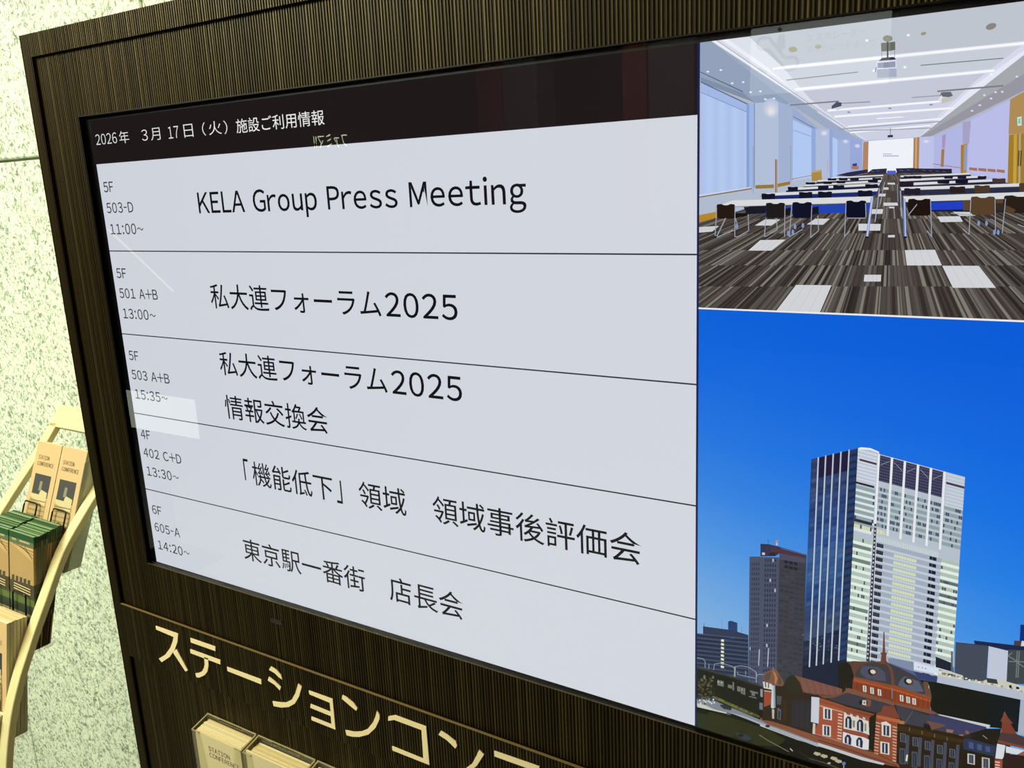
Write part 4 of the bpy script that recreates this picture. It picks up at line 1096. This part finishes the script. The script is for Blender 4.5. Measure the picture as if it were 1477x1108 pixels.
# tiers: (top v, bottom v, front w top, back w top, front w bottom, back w bottom, leaflets in a stack)
TIERS = [(942, 1293, 238, 253, 97, 114, 4), (1150, 1494, 29, 121, -26, 22, 12), (1374, 1730, -91, -29, -156, -90, 6),
         (1640, 1990, -180, -120, -238, -180, 6)]
STACKU = [(-915, -779), (-775, -639)]
SIDE = ['left', 'right']; TN = ['top', 'second', 'third', 'bottom']
TC = ['tan', 'dark green', 'cream', 'cream']
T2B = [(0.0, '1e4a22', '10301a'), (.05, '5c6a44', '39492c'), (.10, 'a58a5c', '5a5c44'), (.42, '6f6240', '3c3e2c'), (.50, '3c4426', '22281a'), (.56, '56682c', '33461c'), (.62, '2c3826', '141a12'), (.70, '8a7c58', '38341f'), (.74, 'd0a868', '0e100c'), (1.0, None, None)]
for ti, (v0, v1, ft, bt, fb, bb, n) in enumerate(TIERS):
    for si, (u0, u1) in enumerate(STACKU):
        for k in range(n):
            a, b = k / n, (k + .86) / n
            j = rnd.uniform(-2.5, 2.5) + (5 * (k / n) if ti != 1 else -8 * k / n)
            top = v0 + j; cu0 = u0 + rnd.uniform(-1.5, 1.5); cu1 = u1 + rnd.uniform(-1.5, 1.5)
            if ti == 1 and si == 0: top -= 3
            def wf(v, s):
                t = (v - v0) / (v1 - v0); A = ft + (bt - ft) * s; B = fb + (bb - fb) * s
                return A + (B - A) * t
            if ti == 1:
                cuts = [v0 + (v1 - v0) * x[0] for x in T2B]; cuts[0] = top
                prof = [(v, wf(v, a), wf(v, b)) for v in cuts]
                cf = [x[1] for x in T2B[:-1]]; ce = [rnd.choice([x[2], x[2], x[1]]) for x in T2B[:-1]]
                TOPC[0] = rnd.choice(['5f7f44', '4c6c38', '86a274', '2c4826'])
            else:
                prof = [(top, wf(top, a), wf(top, b)), (v1, wf(v1, a), wf(v1, b))]
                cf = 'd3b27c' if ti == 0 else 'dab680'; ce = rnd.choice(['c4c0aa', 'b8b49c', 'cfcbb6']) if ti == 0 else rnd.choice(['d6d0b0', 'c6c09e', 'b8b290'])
                TOPC[0] = rnd.choice(['f4e8c0', 'e8d4a0', 'dcc890'])
            lab = ('front %s leaflet of the %s stack on the %s tier of the rack' if k == 0 else '%s leaflet behind the front one, %s stack on the %s rack tier').replace('%s leaflet b', '%s leaflet b')
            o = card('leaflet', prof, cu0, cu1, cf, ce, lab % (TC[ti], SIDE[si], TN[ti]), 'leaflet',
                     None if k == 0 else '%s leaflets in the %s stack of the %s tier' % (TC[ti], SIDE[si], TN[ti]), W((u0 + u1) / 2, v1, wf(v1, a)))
            if k == 0:
                def pl(off):
                    return lambda u, v: W(u, v, wf(v, 0) - off)
                def pp(q, pts, col, off=.6): 
                    nn = len(q.v); q.v += [pl(off)(u, v) for u, v in pts]; q.f.append(tuple(range(nn + len(pts) - 1, nn - 1, -1))); q.c.append(col)
                if ti in (0, 2, 3):
                    q = MB(); text(q, 'STATION', u0 + 20, v0 + 38, u0 + 82, v0 + 50, 0, True, plane=pl(.6)); text(q, 'CONFERENCE', u0 + 20, v0 + 57, u0 + 112, v0 + 69, 0, True, plane=pl(.6))
                    q.build('cover_title', M['printink'], o)
                    q = MB(); P0, P1 = v0 + 94, v0 + 300
                    pp(q, [(u0 + 22, P0), (u1 - 24, P0), (u1 - 24, P0 + 66), (u0 + 22, P0 + 66)], '3a3a34')
                    pp(q, [(u0 + 58, P0 + 20), (u0 + 72, P0 + 20), (u0 + 72, P0 + 48), (u0 + 56, P0 + 48)], '8a8468', .9)
                    pp(q, [(u0 + 22, P0 + 60), (u0 + 64, P0 + 60), (u0 + 70, P0 + 44), (u1 - 28, P0 + 50), (u1 - 28, P0 + 90), (u0 + 22, P0 + 72)], 'cfc08c', .8)
                    pp(q, [(u0 + 18, P0 + 70), (u1 - 24, P0 + 70), (u1 - 24, P0 + 150), (u0 + 18, P0 + 160)], 'b79c62')
                    for t in range(4): pp(q, [(u0 + 20, P0 + 78 + t * 14), (u1 - 26, P0 + 76 + t * 14), (u1 - 26, P0 + 79 + t * 14), (u0 + 20, P0 + 82 + t * 14)], '8a7446', .9)
                    pp(q, [(u0 + 30, P0 + 132), (u0 + 60, P0 + 122), (u0 + 96, P0 + 130), (u1 - 26, P0 + 146), (u1 - 26, P1), (u0 + 20, P1)], '5c4a34', .9)
                    for t in range(3): pp(q, [(u0 + 34, P0 + 140 + t * 10), (u1 - 34, P0 + 142 + t * 10), (u1 - 34, P0 + 145 + t * 10), (u0 + 34, P0 + 143 + t * 10)], '8a7452', 1.1)
                    q.build('cover_picture', M['print'], o)
                else:
                    q = MB(); X0, X1 = u0 + 4, u1 - 1
                    pp(q, [(X0, v0 + 34), (X1, v0 + 34), (X1, v0 + 150), (X0, v0 + 150)], 'b4945e')
                    pp(q, [(X0, v0 + 34), (X1, v0 + 34), (X1, v0 + 76)], 'caa76c', .8)
                    for t in range(4): pp(q, [(X0 + 20 + t * 22, v0 + 34), (X1, v0 + 42 + t * 10), (X1, v0 + 45 + t * 10), (X0 + 16 + t * 22, v0 + 36)], '8a6c40', .9)
                    for t in range(5): pp(q, [(X0 + 10 + t * 22, v0 + 134), (X0 + 24 + t * 22, v0 + 132), (X0 + 22 + t * 22, v0 + 160), (X0 + 8 + t * 22, v0 + 160)], '4a4430', .9)
                    pp(q, [(X0, v0 + 150), (X1, v0 + 146), (X1, v0 + 186), (X0, v0 + 180)], '463c26', .8)
                    for t in range(3): pp(q, [(X0 + 20, v0 + 156 + t * 8), (X1 - 20, v0 + 160 + t * 8), (X1 - 20, v0 + 163 + t * 8), (X0 + 20, v0 + 159 + t * 8)], 'd8c490', 1.0)
                    q.build('cover_picture', M['print'], o)
                    q = MB()
                    for t, (a1, b1) in enumerate(((14, 40), (56, 112))):
                        for z in range(int((b1 - a1) / 8)): pp(q, [(X0 + a1 + z * 8, v0 + 18), (X0 + a1 + 6 + z * 8, v0 + 18), (X0 + a1 + 6 + z * 8, v0 + 24), (X0 + a1 + z * 8, v0 + 24)], 'c8b888')
                    q.build('cover_title', M['print'], o)
    # shelf and wire loops of this tier
    if ti == 0:
        for uu in (RR0 - 6,):
            q = MB(); q.hexa([W(uu, v0 + 30, ft - 4 - 12), W(uu + 3, v0 + 30, ft - 16), W(uu + 3, v1, fb), W(uu, v1, fb), W(uu, v0 + 24, 296), W(uu + 3, v0 + 24, 296), W(uu + 3, v1, 152), W(uu, v1, 152)])
            q.build('pocket_side', M['smoky'], rack)
    q = MB()
    q.hexa([W(RL1, v1, fb - 8), W(RR0, v1, fb - 8), W(RR0, v1 + 6, fb - 8), W(RL1, v1 + 6, fb - 8),
            W(RL1, v1, bb + 4), W(RR0, v1, bb + 4), W(RR0, v1 + 6, bb + 4), W(RL1, v1 + 6, bb + 4)])
    q.build('shelf', M['acrylic'], rack)
    vt = v0 + (v1 - v0) * (.50, .51, .5, .5)[ti]; lv = v0 + (v1 - v0) * (.9, .735, .9, .9)[ti]
    g = lambda v: ft + (fb - ft) * (v - v0) / (v1 - v0) - (8 if ti else 10)
    q = MB()
    q.hexa([W(RL1, lv, g(lv)), W(RR0, lv, g(lv)), W(RR0, lv + 18, g(lv + 18)), W(RL1, lv + 18, g(lv + 18)),
            W(RL1, lv, g(lv) + 5), W(RR0, lv, g(lv) + 5), W(RR0, lv + 18, g(lv + 18) + 5), W(RL1, lv + 18, g(lv + 18) + 5)])
    q.build('front_rail', M['wire'], rack)
    for si, (u0, u1) in enumerate(STACKU):
        c = (u0 + u1) / 2 + (-20 if si == 0 else 2)
        P = []
        for uu, vv in ((c - 36, v1), (c - 36, vt + 10), (c - 33, vt + 2), (c - 26, vt), (c + 26, vt), (c + 33, vt + 2), (c + 36, vt + 10), (c + 36, v1)):
            P.append(W(uu, vv, g(vv) - 2))
        q = MB(); q.tube(P, 2.6 * S, 8); q.build('wire_loop', M['wire'], rack)

# ------------------------------------------------------------------ what stands behind the camera and mirrors in the glass
def boxw(q, c, hx, hy, hz, R_=None):
    P = []
    for dy in (-hy, hy):
        for dx, dz in ((-hx, hz), (hx, hz), (hx, -hz), (-hx, -hz)):
            d = Vector((dx, dy, dz)); d = R_ @ d if R_ else d
            P.append(c + d)
    q.hexa(P)
# low lit stand to the left
c = W(-3700, 1679, -2450); o = thing('light_box', Vector((c.x, c.y, 0)), 'low white light box on a black stand behind the camera', 'sign')
q = MB(); boxw(q, c + Vector((0, -.05, 0)), .43, .05, .10); q.build('housing', M['black'], o)
q = MB(); boxw(q, c + Vector((0, .003, 0)), .415, .003, .088); q.build('face', M['signlit'], o)
q = MB(); boxw(q, Vector((c.x, c.y - .06, c.z / 2 - .05)), .03, .03, c.z / 2 - .05); q.build('post', M['black'], o)
q = MB(); boxw(q, Vector((c.x, c.y - .06, .01)), .2, .15, .01); q.build('base', M['black'], o)
# hanging escalator sign
c = W(460, -527, -4879); o = thing('escalator_sign', Vector((c.x, c.y, c.z)), 'hanging lit sign with an escalator pictogram, behind the camera', 'sign')
HXs, HZs = .275, .138
q = MB(); boxw(q, c + Vector((0, -.04, 0)), HXs + .01, .04, HZs + .01); q.build('housing', M['black'], o)
q = MB(); boxw(q, c + Vector((0, .003, 0)), HXs, .003, HZs); q.build('face', M['signpale'], o)
for sx in (-.2, .2):
    q = MB(); zt = 3.0; boxw(q, Vector((c.x + sx, c.y - .04, (c.z + HZs + zt) / 2)), .008, .008, (zt - c.z - HZs) / 2); q.build('hanger', M['steel'], o)
def sgn(x, z): return c + Vector((-x, .0075, z))     # read from the kiosk's side: the sign faces +Y
def sp(q, pts, y=0.0):
    n = len(q.v); q.v += [sgn(x, z) + Vector((0, y, 0)) for x, z in pts]; q.f.append(tuple(range(n, n + len(pts)))); q.c.append('ffffff')
def sline(q, pts, r):
    for (x0, z0), (x1, z1) in zip(pts, pts[1:]):
        d = math.hypot(x1 - x0, z1 - z0); nx, nz = -(z1 - z0) / d * r, (x1 - x0) / d * r
        sp(q, [(x0 + nx, z0 + nz), (x1 + nx, z1 + nz), (x1 - nx, z1 - nz), (x0 - nx, z0 - nz)])
q = MB()
sline(q, [(.235, .045), (.25, .07), (.235, .09), (.20, .09), (.13, .0), (.09, -.0), (.075, -.02), (.085, -.045), (.12, -.05), (.20, .04), (.235, .045)], .006)
sp(q, [(.155, .095), (.135, .095), (.128, .04), (.15, .03), (.17, .06)]); sp(q, [(.155, .105), (.165, .115), (.155, .126), (.143, .115)])
sline(q, [(.24, -.03), (.205, -.05)], .005)
vs2, fs2 = glyphs('エスカレーター')
def stext(q, body, x0, z0, hgt):
    vs2, fs2 = glyphs(body); n = len(q.v)
    for x, y, _ in vs2: q.v.append(sgn(x0 - x * hgt, z0 + y * hgt))
    for f in fs2: q.f.append(tuple(n + i for i in f)); q.c.append('ffffff')
stext(q, 'エスカレーター', .045, .055, .033); stext(q, '手すりにつかまって', .045, .01, .03)
q.build('pictogram', M['signgrey'], o)
# shop sign
c = W(-6150, -425, -7317); o = thing('shop_sign', Vector((c.x, c.y, c.z)), 'small dark shop sign with pale lit letters, far behind the camera', 'sign')
rz = Matrix.Rotation(math.radians(-35), 3, 'Z')
q = MB(); boxw(q, c, .26, .03, .10, rz); q.build('housing', M['black'], o)
vs2, fs2 = glyphs('ファミマ!!'); xs = [p[0] for p in vs2]; q = MB()
for x, y, _ in vs2:
    X = (x - (min(xs) + max(xs)) / 2) / (max(xs) - min(xs)) * .27; Z = (y - .38) * .13
    q.v.append(c + rz @ Vector((-X, .036, Z)))
for f in fs2: q.f.append(tuple(f)); q.c.append('ffffff')
q.build('lit_letters', M['shoplit'], o)
q = MB(); boxw(q, Vector((c.x, c.y - .02, (c.z + 3.1) / 2)), .01, .01, (2.9 - c.z) / 2 + .05); q.build('hanger', M['steel'], o)
# brown stone columns along the far side of the concourse
for x0, x1, mk, lb in ((-3.39, -3.13, 'brick', 'brown stone column, the left one on the far side of the concourse'), (-1.95, -1.74, 'brick', 'brown stone column, the right one on the far side of the concourse'),
                       (-3.11, -2.76, 'greystone', 'grey stone pier beside the left brown column'), (-1.72, -1.34, 'greystone', 'grey stone pier beside the right brown column')):
    q = MB(); boxw(q, Vector(((x0 + x1) / 2, -6.2, 1.5)), (x1 - x0) / 2, .16, 1.5)
    o = q.build('column', M[mk], None, Vector(((x0 + x1) / 2, -6.2, 0))); tag(o, lb, 'column')
# escalator flank with a lit handrail, left of the camera
P1, P2, P3 = [Vector((x, -3.0, z)) for x, z in [(-4.585, 1.518), (-4.279, 1.318), (-3.947, 1.093)]]
o = thing('escalator', Vector((-2.4, -3.0, 0)), 'steel escalator flank with a lit handrail, left behind the camera', 'escalator')
q = MB(); q.tube([P1, P2, P3], .007, 8); q.build('handrail_light', M['cove'], o)
q = MB()
for y in (-3.10, -3.02): q.v += [Vector((P1.x, y, P1.z - .02)), Vector((P3.x, y, P3.z - .02)), Vector((P3.x, y, 0)), Vector((P1.x, y, 0))]
for f in ((0, 1, 2, 3), (7, 6, 5, 4), (0, 4, 5, 1), (1, 5, 6, 2), (2, 6, 7, 3), (3, 7, 4, 0)): q.f.append(f); q.c.append('ffffff')
q.build('side_panel', M['steel'], o)
# downlights in the ceiling
for i, (x, y) in enumerate(((0.15, -1.2), (1.9, -1.6), (-2.2, -3.2), (-.6, -4.4), (1.2, -4.4))):
    o = thing('downlight', Vector((x, y, 2.985)), 'round recessed ceiling downlight of the concourse', 'lamp', 'ceiling downlights')
    q = MB(); q.tube([Vector((x, y, 3.0)), Vector((x, y, 2.985))], .055, 20); q.build('trim_ring', M['steel'], o)
    q = MB(); q.tube([Vector((x, y, 2.984)), Vector((x, y, 2.981))], .035, 16); q.build('lens', M['lamp'], o)
